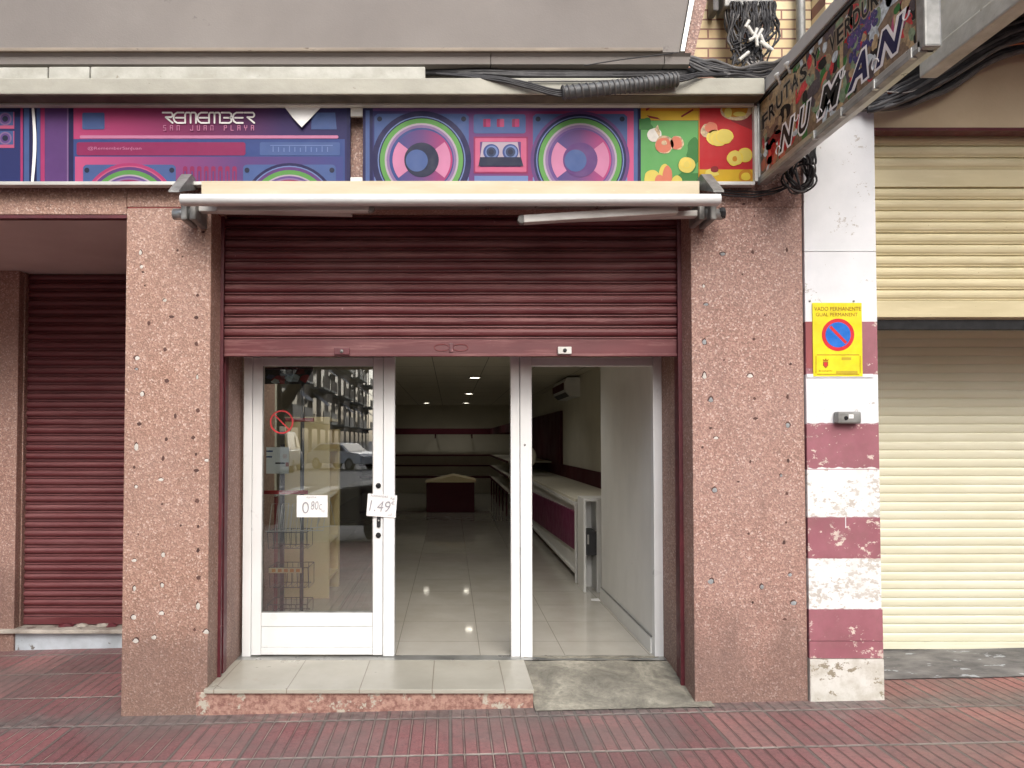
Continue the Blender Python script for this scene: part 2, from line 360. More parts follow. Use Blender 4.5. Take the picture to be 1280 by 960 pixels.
    D['tarp_blue'] = simple('tarp_blue', C(70, 84, 110), C(56, 70, 94), .8, 3, .1)
    D['rail_dark'] = simple('rail_dark', C(90, 92, 96), C(76, 78, 82), .5, 3, 0)
    D['car_white'] = simple('car_white', C(240, 242, 244), C(234, 236, 238), .2, 2, 0)
    D['car_dark'] = simple('car_dark', C(36, 44, 70), C(30, 38, 60), .2, 2, 0)
    D['tyre'] = simple('tyre', C(36, 36, 36), C(28, 28, 28), .8, 9, .1)
    D['tail_red'] = simple('tail_red', C(190, 30, 30), None, .3, 9, 0)
    D['headlamp'] = simple('headlamp', C(230, 232, 236), None, .15, 9, 0)
    D['bark'] = simple('bark', C(80, 68, 58), C(54, 46, 40), .95, 9, .8, stretch=(2, 2, .5))
    k = NT('leaf'); c = k.ramp(k.noise(1.5, 3), [(.3, C(60, 84, 40)), (.7, C(96, 124, 58))]); k.base(c); k.rough(.6); D['leaf'] = k.m
setup_materials()

# ------------------------------------------------------------------ mesh building
def tag(o, label=None, cat=None, group=None, kind=None):
    if label: o['label'] = label
    if cat: o['category'] = cat
    if group: o['group'] = group
    if kind: o['kind'] = kind
    return o
def thing(name, label, cat, loc=(0, 0, 0), group=None):
    o = bpy.data.objects.new(name, None); COL.objects.link(o); o.location = loc; o.empty_display_size = .1
    return tag(o, label, cat, group)
def wloc(o):
    v = Vector((0, 0, 0))
    while o is not None: v += o.location; o = o.parent
    return v
class MB:
    def __init__(s): s.v = []; s.f = []; s.mi = []; s.ms = []; s.sm = []
    def m(s, name):
        if name not in s.ms: s.ms.append(name)
        return s.ms.index(name)
    def raw(s, vs, fs, mat, smooth=False):
        b = len(s.v); s.v += [Vector(p) for p in vs]; k = s.m(mat)
        for f in fs: s.f.append([b+i for i in f]); s.mi.append(k); s.sm.append(smooth)
        return s
    def box(s, x0, x1, y0, y1, z0, z1, mat, rot=None):
        vs = [(x, y, z) for x in (x0, x1) for y in (y0, y1) for z in (z0, z1)]
        if rot:
            piv, mt = rot; vs = [piv + mt @ (Vector(v)-piv) for v in vs]
        return s.raw(vs, [(0, 1, 3, 2), (4, 6, 7, 5), (0, 4, 5, 1), (2, 3, 7, 6), (0, 2, 6, 4), (1, 5, 7, 3)], mat)
    def bevbox(s, x0, x1, y0, y1, z0, z1, mat, r=.01, seg=2, jit=0):
        bm = bmesh.new(); bmesh.ops.create_cube(bm, size=1)
        for v in bm.verts:
            v.co = Vector((x0+(v.co.x+.5)*(x1-x0), y0+(v.co.y+.5)*(y1-y0), z0+(v.co.z+.5)*(z1-z0)))
        bmesh.ops.bevel(bm, geom=list(bm.edges), offset=r, segments=seg, affect='EDGES', profile=.6)
        vs = [v.co.copy() for v in bm.verts]; bm.verts.index_update()
        fs = [[v.index for v in f.verts] for f in bm.faces]; bm.free()
        return s.raw(vs, fs, mat)
    def prism(s, pts, axis, a, b, mat, smooth=False):
        # pts: 2D outline; axis: the missing axis
        def P(u, v, t): return {'x': (t, u, v), 'y': (u, t, v), 'z': (u, v, t)}[axis]
        n = len(pts); vs = [P(u, v, a) for u, v in pts]+[P(u, v, b) for u, v in pts]
        fs = [list(range(n))[::-1], [n+i for i in range(n)]]
        s.raw(vs, fs, mat)
        return s.raw(vs, [(i, (i+1) % n, n+(i+1) % n, n+i) for i in range(n)], mat, smooth)
    def tube(s, pts, r, mat, seg=8, cap=True, closed=False):
        pts = [Vector(p) for p in pts]; n = len(pts); rs = r if isinstance(r, (list, tuple)) else [r]*n
        vs = []; up = None
        for i, p in enumerate(pts):
            if closed: t = pts[(i+1) % n]-pts[i-1]
            else: t = pts[min(i+1, n-1)]-pts[max(i-1, 0)]
            if t.length < 1e-9: t = Vector((0, 0, 1))
            t.normalize()
            if up is None: up = t.orthogonal().normalized()
            up = (up - t*up.dot(t)); up = up.normalized() if up.length > 1e-6 else t.orthogonal().normalized()
            q = t.cross(up)
            for k in range(seg):
                a = 2*PI*k/seg; vs.append(p + (up*math.cos(a)+q*math.sin(a))*rs[i])
        fs = []
        for i in range(n if closed else n-1):
            j = (i+1) % n
            for k in range(seg): fs.append((i*seg+k, i*seg+(k+1) % seg, j*seg+(k+1) % seg, j*seg+k))
        s.raw(vs, fs, mat, True)
        if cap and not closed: s.raw(vs[:seg], [list(range(seg))[::-1]], mat); s.raw(vs[-seg:], [list(range(seg))], mat)
        return s
    def lathe(s, c, axis, prof, mat, seg=20, smooth=True):
        # prof: (radius, distance along axis)
        ax = Vector(axis).normalized(); u = ax.orthogonal().normalized(); v = ax.cross(u); c = Vector(c); vs = []
        for r_, h in prof:
            for k in range(seg):
                a = 2*PI*k/seg; vs.append(c+ax*h+(u*math.cos(a)+v*math.sin(a))*r_)
        fs = [(i*seg+k, i*seg+(k+1) % seg, (i+1)*seg+(k+1) % seg, (i+1)*seg+k) for i in range(len(prof)-1) for k in range(seg)]
        return s.raw(vs, fs, mat, smooth)
    def build(s, name, parent=None, base=None, bevel=0, **kw):
        me = bpy.data.meshes.new(name)
        off = wloc(parent) if parent else (Vector(base) if base is not None else Vector((0, 0, 0)))
        me.from_pydata([p-off for p in s.v], [], s.f)
        for n in s.ms: me.materials.append(MATS[n])
        me.polygons.foreach_set('material_index', s.mi); me.polygons.foreach_set('use_smooth', s.sm)
        me.update()
        bm = bmesh.new(); bm.from_mesh(me)
        if not kw.pop('keep', False): bmesh.ops.recalc_face_normals(bm, faces=bm.faces)
        bm.to_mesh(me); bm.free()
        o = bpy.data.objects.new(name, me); COL.objects.link(o)
        if parent: o.parent = parent
        else: o.location = off
        if bevel:
            b = o.modifiers.new('edge', 'BEVEL'); b.width = bevel; b.segments = 2; b.limit_method = 'ANGLE'
        return tag(o, kw.get('label'), kw.get('cat'), kw.get('group'), kw.get('kind'))
    def build_at(s, name, label, cat, base, group=None, bevel=0): return s.build(name, None, base, bevel, label=label, cat=cat, group=group)

# flat print on a sign: shapes given in photograph pixels on the plane Y, stacked in layers 0.5 mm apart, all in the sign face's own mesh
class Print:
    def __init__(s, mb, Y, xr=None, zr=None): s.mb = mb; s.Y = Y; s.k = 1; s.xr = xr; s.zr = zr
    def P(s, px, py):
        p = W(px, py, s.Y)
        return [p.x, p.z]
    def poly(s, pts, mat, layer=1, world=False):
        q = [p if world else s.P(*p) for p in pts]
        q = s.clip(q)
        if len(q) < 3: return
        y = s.Y-.0006*layer
        s.mb.raw([(x, y, z) for x, z in q], [list(range(len(q)))], mat)
    def clip(s, q):
        if s.xr: q = s._c(q, 0, s.xr[0], 1); q = s._c(q, 0, s.xr[1], -1)
        if s.zr: q = s._c(q, 1, s.zr[0], 1); q = s._c(q, 1, s.zr[1], -1)
        return q
    def _c(s, q, ax, val, sg):
        out = []
        for i in range(len(q)):
            a, b = q[i-1], q[i]
            ia, ib = sg*(a[ax]-val) >= 0, sg*(b[ax]-val) >= 0
            if ia != ib:
                t = (val-a[ax])/(b[ax]-a[ax]); out.append([a[0]+t*(b[0]-a[0]), a[1]+t*(b[1]-a[1])])
            if ib: out.append(list(b))
        return out
    def rect(s, x0, y0, x1, y1, mat, layer=1, r=0):
        if r <= 0: return s.poly([(x0, y0), (x1, y0), (x1, y1), (x0, y1)], mat, layer)
        pts = []
        for cx, cy, a0 in ((x1-r, y0+r, -90), (x1-r, y1-r, 0), (x0+r, y1-r, 90), (x0+r, y0+r, 180)):
            for k in range(5): a = R(a0+k*22.5); pts.append((cx+r*math.cos(a), cy+r*math.sin(a)))
        s.poly(pts, mat, layer)
    def disc(s, cx, cy, r, mat, layer=1, n=48, ry=None): s.poly([(cx+r*math.cos(2*PI*k/n), cy+(ry or r)*math.sin(2*PI*k/n)) for k in range(n)], mat, layer)
    def wedge(s, cx, cy, r0, r1, a0, a1, mat, layer=1, n=12):
        o = [(cx+r1*math.cos(R(a0+(a1-a0)*k/n)), cy+r1*math.sin(R(a0+(a1-a0)*k/n))) for k in range(n+1)]
        i = [(cx+r0*math.cos(R(a0+(a1-a0)*k/n)), cy+r0*math.sin(R(a0+(a1-a0)*k/n))) for k in range(n+1)]
        for k in range(n): s.poly([o[k], o[k+1], i[k+1], i[k]], mat, layer)
    def stroke(s, pts, wd, mat, layer=1):
        for a, b in zip(pts[:-1], pts[1:]):
            d = Vector((b[0]-a[0], b[1]-a[1]));
            if d.length < 1e-6: continue
            d.normalize(); n = Vector((-d.y, d.x))*wd/2
            s.poly([(a[0]+n.x, a[1]+n.y), (b[0]+n.x, b[1]+n.y), (b[0]-n.x, b[1]-n.y), (a[0]-n.x, a[1]-n.y)], mat, layer)
        for p in pts: s.disc(p[0], p[1], wd/2, mat, layer+.05+.001*random.random()*0, 8)

_fonts = {}
def text_geo(txt, size=1.0, shear=0, offset=0, spacing=1.0, align='CENTER'):
    cu = bpy.data.curves.new('lettering', 'FONT'); cu.body = txt; cu.size = size; cu.align_x = align; cu.align_y = 'CENTER'
    cu.shear = shear; cu.offset = offset; cu.space_character = spacing; cu.resolution_u = 3
    o = bpy.data.objects.new('lettering', cu); COL.objects.link(o)
    bpy.context.view_layer.update()
    dg = bpy.context.evaluated_depsgraph_get()
    me = bpy.data.meshes.new_from_object(o.evaluated_get(dg))
    vs = [v.co.copy() for v in me.vertices]; fs = [list(p.vertices) for p in me.polygons]
    bpy.data.objects.remove(o); bpy.data.curves.remove(cu); bpy.data.meshes.remove(me)
    return vs, fs
def add_text(mb, txt, origin, ux, uz, size, mat, width=None, height=None, **kw):
    vs, fs = text_geo(txt, 1.0, **kw)
    if not vs: return
    x0 = min(v.x for v in vs); x1 = max(v.x for v in vs); y0 = min(v.y for v in vs); y1 = max(v.y for v in vs)
    sx = width/(x1-x0) if width else size; sy = height/(y1-y0) if height else size
    cx, cy = (x0+x1)/2, (y0+y1)/2
    origin = Vector(origin); ux = Vector(ux); uz = Vector(uz)
    mb.raw([origin+ux*((v.x-cx)*sx)+uz*((v.y-cy)*sy) for v in vs], fs, mat)

# ================================================================== THE GROUND
gx = .0225
def gz(x): return .014 + gx*max(min(x, 6), -8)
mb = MB()
xs = [-60, -8, 6, 60]; ysl = [-5.6, -2.5, 0, 1.6]
vs = [(x, y, gz(x)) for x in xs for y in ysl]
mb.raw(vs, [(i*4+j, (i+1)*4+j, (i+1)*4+j+1, i*4+j+1) for i in range(3) for j in range(3)], 'red_paving')
mb.build('pavement', kind='structure')
mb = MB()
for i in range(3):
    x0, x1 = xs[i], xs[i+1]
    mb.raw([(x0, -5.75, gz(x0)+.004), (x1, -5.75, gz(x1)+.004), (x1, -5.6, gz(x1)+.004), (x0, -5.6, gz(x0)+.004), (x0, -5.75, -.35), (x1, -5.75, -.35)], [(0, 1, 2, 3), (0, 4, 5, 1)], 'kerb')
mb.build('kerb', kind='structure')
mb = MB(); mb.raw([(-900, -900, -.16), (900, -900, -.16), (900, -5.7, -.16), (-900, -5.7, -.16)], [(0, 1, 2, 3)], 'asphalt'); mb.raw([(-900, 1.7, -.2), (900, 1.7, -.2), (900, 900, -.2), (-900, 900, -.2)], [(0, 1, 2, 3)], 'asphalt')
mb.build('road', kind='structure')
mb = MB()
for i in range(10): mb.box(-9.4+i*1.0, -8.9+i*1.0, -20.5, -16.5, -.158, -.155, 'road_white')
for i in range(6): mb.box(-6-i*5.0, -3.4-i*5.0, -13.1, -12.98, -.158, -.155, 'road_white'); mb.box(3+i*5.0, 5.6+i*5.0, -13.1, -12.98, -.158, -.155, 'road_white')
mb.build('road_markings', kind='structure')
# ================================================================== SHOP BUILDING
shop = thing('shop_building', 'pink terrazzo fronted shop building with grey balcony wall above and dark empty sales room', 'building', (0, 0, 0))
TOP = 13.0
def chips(mb, pix, Y, kinds):
    """drill holes and filler plugs: shallow pits and small lumps in the stone face"""
    for (px, py, r, kd) in pix:
        c = W(px, py, Y); n = 9; rr = r/224.0*(.62 if kd == 'd' else .78)
        ph = random.random()*9
        ell = random.uniform(.7, 1.35)
        for layer, (mat, sc, d) in enumerate({'d': [('pit', 1, .0012)], 'w': [('pit', 1.05, .0012), ('plug', .85, .003)], 'g': [('pit', 1.1, .0012), ('plug_grey', .8, .004)]}[kd]):
            ring = [(c.x+rr*sc*ell*math.cos(2*PI*k/n)*(1+.35*mn.noise(Vector((k*1.7, ph, layer)))*1.8), Y-d*.3, c.z+rr*sc/ell*math.sin(2*PI*k/n)*(1+.35*mn.noise(Vector((k*1.3, ph, 5+layer))))) for k in range(n)]
            off = Vector((random.uniform(-.2, .2)*rr, 0, -.25*rr*layer))
            ring = [tuple(Vector(p)+off) for p in ring]
            mb.raw(ring+[(c.x+off.x, Y-d, c.z+off.z)], [(k, (k+1) % n, n) for k in range(n)], mat, True)
XL0, XL1, XR0, XR1 = WX(155, 0), -1.345, 1.352, WX(1006, 0)
XC1 = WX(1097, 0)
ZL = WZ(259, 0)    # joint under the sign
# left pillar
p = MB(); p.bevbox(XL0, XL1, 0, 1.5, -.2, ZL-.004, 'granite_warm', .006)
p.box(XL0+.003, XL1, .004, 1.49, ZL-.004, ZL+.002, 'joint_red')
lp = [(176, 315, 3.5, 'w'), (177, 333, 3, 'w'), (179, 340, 2.5, 'd'), (181, 357, 2, 'd'), (186, 404, 4, 'd'), (171, 447, 4, 'w'), (171, 461, 2.6, 'g'), (178, 492, 4, 'w'), (174, 530, 4.2, 'd'),
      (171, 558, 5, 'w'), (168, 584, 3, 'd'), (170, 608, 3, 'w'), (173, 668, 2, 'd'), (168, 700, 3.4, 'w'), (168, 735, 3.6, 'w'), (167, 771, 4.4, 'w'), (170, 800, 4.6, 'w'),
      (222, 313, 2.6, 'd'), (228, 321, 2, 'd'), (206, 375, 3, 'w'), (214, 396, 4, 'd'), (206, 437, 4, 'd'), (209, 476, 4.6, 'd'), (219, 520, 4, 'd'), (208, 549, 3.6, 'd'), (204, 573, 4.2, 'd'), (201, 599, 3.6, 'w'),
      (226, 657, 2.4, 'd'), (203, 630, 2.4, 'd'), (204, 693, 3.8, 'w'), (203, 731, 3.6, 'w'), (202, 766, 4, 'w'), (193, 796, 4, 'w'),
      (254, 290, 3, 'd'), (247, 369, 3, 'd'), (246, 397, 4, 'd'), (246, 430, 4, 'd'), (247, 471, 3, 'w'), (248, 513, 4.4, 'd'), (242, 547, 4, 'd'), (245, 568, 3, 'd'), (245, 588, 4.4, 'd'), (247, 626, 5, 'd'),
      (248, 658, 3, 'd'), (248, 688, 4, 'd'), (249, 722, 4.2, 'd'), (247, 757, 4.6, 'w'), (258, 789, 4.6, 'w'), (258, 575, 3.2, 'w'), (243, 787, 3.2, 'd')]
chips(p, lp, -.0005, None)
p.build('pillar', shop, label='left terrazzo pillar with three columns of filled drill holes')
# right pillar
p = MB(); p.bevbox(XR0, XR1, 0, 1.2, -.2, ZL-.004, 'granite', .006)
p.box(XR0, XR1-.003, .004, 1.19, ZL-.004, ZL+.002, 'granite_dark')
rp = [(903, 317, 4, 'g'), (941, 315, 3.4, 'd'), (984, 312, 3.4, 'd'), (879, 357, 2.6, 'w'), (882, 380, 3.4, 'g'), (881, 427, 4.4, 'g'), (942, 424, 3, 'd'), (988, 455, 3, 'd'), (880, 469, 4.6, 'w'), (938, 469, 4.2, 'w'), (888, 499, 4.4, 'g'),
      (943, 498, 3, 'd'), (985, 496, 3.6, 'd'), (944, 523, 3.8, 'd'), (888, 535, 3, 'd'), (985, 531, 4.4, 'g'), (895, 547, 3.4, 'w'), (878, 559, 2.4, 'd'), (938, 577, 2.8, 'd'), (985, 576, 3.6, 'd'), (976, 594, 2.6, 'g'), (893, 612, 4.6, 'g'),
      (923, 602, 2.4, 'd'), (984, 617, 3.4, 'd'), (983, 653, 2.4, 'd'), (980, 678, 3.6, 'd'), (936, 667, 2.4, 'd'), (889, 726, 5, 'g'), (952, 733, 4, 'g'), (987, 718, 3.4, 'g'), (992, 753, 4.8, 'g'), (941, 753, 2.6, 'd'), (981, 774, 3.6, 'd'),
      (930, 255, 3, 'd'), (950, 249, 3.4, 'd'), (943, 270, 2, 'd'), (928, 343, 1.8, 'd'), (905, 450, 2, 'd'), (956, 394, 1.8, 'd')]
chips(p, rp, -.0005, None)
p.build('pillar', shop, label='right terrazzo pillar beside the white and pink column')
# left porch jamb pillar
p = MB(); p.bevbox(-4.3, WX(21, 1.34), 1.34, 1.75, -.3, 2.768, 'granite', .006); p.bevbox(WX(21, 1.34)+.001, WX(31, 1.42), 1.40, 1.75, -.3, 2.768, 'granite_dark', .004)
p.build('pillar', shop, label='terrazzo jamb at the back of the left porch')
# stone band above pillars
p = MB(); p.bevbox(-5.0, XL0-.001, .0, .05, WZ(268, 0), 3.42, 'granite_warm', .004); p.bevbox(XL0+.001, XL1+.02, 0, .3, ZL+.002, 3.42, 'granite_warm', .004)
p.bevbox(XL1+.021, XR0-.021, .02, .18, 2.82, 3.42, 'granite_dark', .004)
p.bevbox(XR0-.02, XR1, 0, .3, ZL+.002, 3.42, 'granite', .004)
p.box(-5.0, XL0-.001, .004, .047, WZ(268, 0)-.02, WZ(268, 0)-.001, 'maroon_paint')
p.build('lintel', shop)
# jamb stone beside the door (inside the shutter line)
p = MB(); p.bevbox(-1.56, -1.338,   .3, .62, .125, 2.95, 'granite', .004); p.build('jamb', shop)
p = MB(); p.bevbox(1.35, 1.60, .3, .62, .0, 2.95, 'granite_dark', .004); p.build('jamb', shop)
# fillers so that no light leaks behind
p = MB(); p.box(-1.6, 1.6, .64, .70, 2.46, 3.6, 'int_wall'); p.box(XL0+.02, -1.36, 1.5, 1.6, -.2, 3.6, 'int_wall'); p.box(-5, 1.98, .30, .36, 2.96, 3.6, 'int_wall')
p.build('inner_wall', shop)
# porch soffit
p = MB(); p.box(-5.0, XL0-.001, .051, 1.7, 2.768, 2.85, 'soffit_grey'); p.build('soffit', shop)
# porch side wall (left, out of frame) and back wall
p = MB(); p.box(-5.2, -5.0, 0, 1.7, -.3, 3.4, 'granite'); p.box(-5, -1.8, 1.64, 1.7, -.3, 2.9, 'granite'); p.build('porch_wall', shop)
# floor slab fascia (canopy band above the signs)
YF = -.19
p = MB(); p.bevbox(-5.5, 1.695, YF, .01, WZ(117.5, YF), WZ(97, YF), 'concrete_fascia', .008)
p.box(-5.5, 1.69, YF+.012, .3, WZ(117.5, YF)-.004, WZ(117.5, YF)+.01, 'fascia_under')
p.build('canopy_band', shop)
zt = WZ(97, YF)
p = MB()
x = -5.5
for xe in (WX(54, -.15), WX(107, -.15), WX(532, -.15)):
    p.bevbox(x+.003, xe-.004, -.155, .1, zt+.002, zt+.075+.004*random.random(), 'slab_white', .006); x = xe
p.build('ledge', shop, label='row of pale ledge slabs with dark joints')
# moulding and balcony wall
YB = -.12
XB = WX(868, YB, 40)
z1, z2, z3 = WZ(81, YB-.02), WZ(68, YB-.02), WZ(59, YB-.05)
p = MB()
xx = -5.5
for xe in (WX(614, YB), WX(833, YB), WX(866, YB)):
    p.prism([(YB+.02, z1), (YB-.015, z1+.006), (YB-.02, z2-.012), (YB-.035, z2), (.3, z2), (.3, z1)], 'x', xx+.002, xe-.002, 'grey_render' if xe < 1.5 else 'slab_white'); xx = xe
p.bevbox(-5.5, WX(833, YB-.05), YB-.05, .3, z2+.002, z3, 'moulding', .006)
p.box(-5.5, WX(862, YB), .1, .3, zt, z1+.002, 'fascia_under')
p.build('moulding', shop)
p = MB(); p.prism([(-5.5, z3), (WX(853, YB), z3), (XB+.12, 4.75), (-5.5, 4.75)], 'y', YB, .1, 'grey_render'); p.build('balcony_wall', shop)
p = MB(); p.prism([(WX(862, YB), z3-.005), (WX(874, YB), z3-.005), (XB+.28, 4.75), (XB+.17, 4.75)], 'y', YB+.03, .78, 'granite_dark')
p.prism([(WX(854, YB), z3), (WX(859, YB), z3), (XB+.165, 4.75), (XB+.125, 4.75)], 'y', YB-.012, .09, 'alu')
p.build('balcony_end', shop)
p = MB(); p.box(-5.5, XB+.25, YB, .78, 4.751, 4.8, 'moulding'); p.build('coping', shop)
p = MB(); p.box(-5.5, 2.45, .8, 1.1, 3.43, TOP, 'cream_brick'); p.build('upper_wall', shop)
p = MB(); p.box(-5.5, 1.7, .1, .8, 3.42, 3.47, 'fascia_under'); p.build('balcony_floor', shop)
# building mass behind (keeps the sun off the pavement)
p = MB(); p.box(-14, -5.52, .3, 14, -.3, TOP, 'cream_brick'); p.box(-5.5, 2.44, 1.12, 22, 3.62, TOP, 'cream_brick'); p.build('wall', shop)

# interior
fz = .13
p = MB(); p.box(-1.75, 1.9, .5, 1.75, .0, fz, 'floor_tile'); p.box(-2.3, 1.9, 1.75, 15.0, .0, fz, 'floor_tile'); p.box(-1.34, 1.36, .5, .6, .02, fz+.001, 'alu'); p.build('floor', kind='structure')
p = MB(); p.box(-1.75, 2.0, .7, 1.75, 2.4, 2.5, 'int_ceiling'); p.box(-2.4, 2.0, 1.75, 15.1, 2.4, 2.5, 'int_ceiling'); p.build('ceiling', kind='structure')
p = MB()
p.box(-2.45, -2.3, 1.75, 15.1, 0, 2.4, 'int_wall'); p.box(-2.3, -1.75, 1.72, 1.8, 0, 2.4, 'int_wall'); p.box(1.8, 1.95, 2.25, 15.1, 0, 2.4, 'int_wall'); p.box(-2.3, 1.8, 14.7, 14.85, 0, 2.4, 'int_wall')
p.box(-1.7, -1.45, .63, 2.0, fz, 2.4, 'int_wall')
p.build('wall', kind='structure')
p = MB()
p.box(1.30, 1.9, .64, 2.2, fz, 2.4, 'int_white')
p.box(1.285, 1.299, .64, 2.19, fz+.001, fz+.10, 'int_white'); p.box(1.287, 1.299, .64, 2.19, fz+.104, fz+.108, 'grey_metal')
p.build('partition', shop, label='white panelled side wall just inside the open doorway')
# step
p = MB(); p.bevbox(XL1-.01, .459, -.03, .58, .108, .13, 'step_tile', .003); p.build('step_tread', shop)
p = MB(); p.bevbox(XL1-.06, .457, -.012, .5, -.12, .107, 'step_granite', .008, 3)
p.build('step_riser', shop)
p = MB()
vs = []; N = 24; Mx = 16
for i in range(N+1):
    for j in range(Mx+1):
        t = j/Mx; x = .462+(1.44-.462)*i/N; y = -.07+t*.66
        z0 = gz(x)+.006
        z = z0+(.132-z0)*min(1, max(0, (t-.08)/.85))**.8 + .006*mn.noise(Vector((x*7, y*7, 2)))*(1 if .05 < t < .95 else 0)
        vs.append((x, y, z))
p.raw(vs, [(i*(Mx+1)+j, (i+1)*(Mx+1)+j, (i+1)*(Mx+1)+j+1, i*(Mx+1)+j+1) for i in range(N) for j in range(Mx)], 'cement', True)
p.build('ramp', shop, label='rough grey cement ramp into the doorway')
# porch step
p = MB(); p.box(-3.30, XL0+.05, 1.36, 1.6, -.2, .075, 'step_blue'); p.bevbox(-3.34, XL0+.05, 1.31, 1.6, .076, .105, 'marble_worn', .006)
for i in range(9):
    x = -2.9+.12*i+random.uniform(-.03, .03); a = random.uniform(.04, .1)
    p.raw([(x, 1.37, .107), (x+a, 1.40, .107), (x+a*.8, 1.46, .112), (x-.03, 1.44, .115), (x+a*.4, 1.41, .13)], [(0, 1, 4), (1, 2, 4), (2, 3, 4), (3, 0, 4)], 'marble_worn' if i % 3 else 'maroon_paint')
p.build('step', shop, label='pale blue painted step with broken marble top in the porch')

# ------------------------------------------------------------------ roller shutters
def slats(x0, x1, y, z0, z1, pitch, depth, mat, style='S'):
    mb = MB(); n = max(1, round((z1-z0)/pitch)); pitch = (z1-z0)/n
    if style == 'S': prof = [(0, -.3), (.02, .35), (.07, .62), (.13, .55), (.18, .1), (.20, -.35), (.25, -.35), (.27, .15), (.36, .62), (.5, .92), (.64, 1.0), (.76, .85), (.88, .45), (.97, -.15)]
    elif style == 'W': prof = [(0, -.1), (.03, .3), (.10, .4), (.14, .2), (.16, .35), (.3, .8), (.5, 1), (.7, .9), (.85, .6), (.93, .1), (.95, -.6), (.985, -.6)]
    else: prof = [(0, 0), (.1, .5), (.3, .85), (.55, 1), (.75, .7), (.86, .1), (.9, -.5), (.96, -.4)]
    pts = []
    for i in range(n):
        j = random.uniform(-.0012, .0012)
        for t, d in prof: pts.append((y-d*depth+j, z0+(i+t)*pitch))
    pts.append((y, z1))
    N = 10; vs = []
    for q in range(N+1):
        x = x0+(x1-x0)*q/N
        for (yy, zz) in pts: vs.append((x, yy+.0015*mn.noise(Vector((x*2, 0, zz*9))), zz+.0012*mn.noise(Vector((x*1.5, 3, zz*2)))))
    k = len(pts)
    mb.raw(vs, [(q*k+i, (q+1)*k+i, (q+1)*k+i+1, q*k+i+1) for q in range(N) for i in range(k-1)], mat)
    return mb
YS = .22
zb = WZ(446, YS); zc = WZ(424, YS)
sh = bpy.data.objects.new('roller_shutter', None); COL.objects.link(sh); sh.parent = shop; sh.location = (0, YS, zb); sh['label'] = 'half raised maroon roller shutter over the shop door'
slats(-1.345, 1.352, YS, zc, 2.95, .066, .017, 'maroon_slat').build('slats', sh)
p = MB(); p.bevbox(-1.345, 1.352, YS-.012, YS+.012, zb+.008, zc-.002, 'maroon_slat', .003)
p.bevbox(-1.345, 1.352, YS-.026, YS+.014, zb, zb+.016, 'maroon_slat', .003); p.build('bottom_bar', sh)
# embossed, scratched handle plate
p = MB()
cx = WX(564, YS); cz = WZ(435, YS)
for sx in (-1, 1):
    p.tube([(cx+sx*.055+.045*math.cos(a)*1.0, YS-.016, cz+.02*math.sin(a)) for a in [2*PI*k/16 for k in range(16)]], .0014, 'joint_red', 5, closed=True)
p.bevbox(cx-.012, cx+.012, YS-.02, YS-.013, cz-.026, cz+.026, 'maroon_paint', .002); p.build('handle', sh)
p = MB(); cx = WX(428, YS); cz = WZ(440, YS); p.bevbox(cx-.045, cx+.045, YS-.04, YS-.0265, cz-.02, cz+.02, 'maroon_paint', .003); p.lathe((cx, YS-.046, cz), (0, 1, 0), [(.0, 0), (.01, 0), (.01, .01)], 'grey_metal', 12); p.build('lock', sh)
p = MB(); cx = WX(705, YS); cz = WZ(439, YS); p.bevbox(cx-.04, cx+.04, YS-.044, YS-.0265, cz-.021, cz+.021, 'white_dirty', .003); p.lathe((cx, YS-.05, cz), (0, 1, 0), [(.0, 0), (.011, 0), (.011, .01)], 'black_plastic', 12); p.build('lock', sh, label='white shutter lock')
for s_, x in ((-1, -1.345), (1, 1.352)):
    p = MB()
    if s_ < 0: p.bevbox(x-.006, x+.018, YS-.05, YS-.03, .131, 2.9, 'maroon_paint', .002); p.box(x-.005, x+.012, YS+.02, .30, .131, 2.9, 'maroon_paint')
    else:
        p.bevbox(x-.022, x+.006, YS-.05, YS-.03, .06, 2.9, 'maroon_paint', .002); p.box(x-.006, x+.005, YS+.02, .3, .06, 2.9, 'maroon_paint')
    p.build('guide_rail', sh)
# porch shutter
YP = 1.45
sh2 = bpy.data.objects.new('roller_shutter', None); COL.objects.link(sh2); sh2.parent = shop; sh2.location = (-2.6, YP, .11); sh2['label'] = 'closed dark maroon roller shutter in the left porch'
slats(WX(30, YP), -1.80, YP, .17, 2.765, 0.0655, .016, 'maroon_slat_old').build('slats', sh2)
p = MB(); p.bevbox(WX(30, YP), -1.80, YP-.012, YP+.01, .112, .168, 'maroon_slat_old', .003); p.build('bottom_bar', sh2)

# ------------------------------------------------------------------ shop front frame and door
YD = .60
front = bpy.data.objects.new('shop_front', None); COL.objects.link(front); front.parent = shop; front.location = (0, YD, fz); front['label'] = 'white aluminium shop front with one glazed door and two open bays'
zh0, zh1 = WZ(458, YD), WZ(458, YD)+.055
def X(px): return WX(px, YD)
fr = MB()
def fbar(a, b, z0=fz, z1=2.4, y0=YD-.03, y1=YD+.03): fr.bevbox(a, b, y0, y1, z0, z1, 'white_frame', .003)
fbar(X(306), X(316.6))
fbar(X(638), X(649)); fbar(X(649.6), X(664), y0=YD-.04, y1=YD+.025)
fbar(X(815), X(826))
fr.bevbox(X(316.8), X(493.5), YD-.03, YD+.03, zh1+.003, zh1+.05, 'white_frame', .003)
fr.bevbox(X(664.5), X(814.7), YD-.03, YD+.03, zh0, zh1, 'white_frame', .003)
fr.bevbox(X(316.8), X(637.5), YD-.028, YD+.028, 2.34, 2.4, 'white_frame', .003)
fr.build('frame', front)
door = MB()
d0, d1, y0, y1 = X(317), X(494), YD-.025, YD+.02
door.bevbox(d0, X(329), y0, y1, fz+.008, zh1, 'white_frame', .003)
door.bevbox(X(467), X(479.3), y0, y1, fz+.008, zh1, 'white_frame', .003)
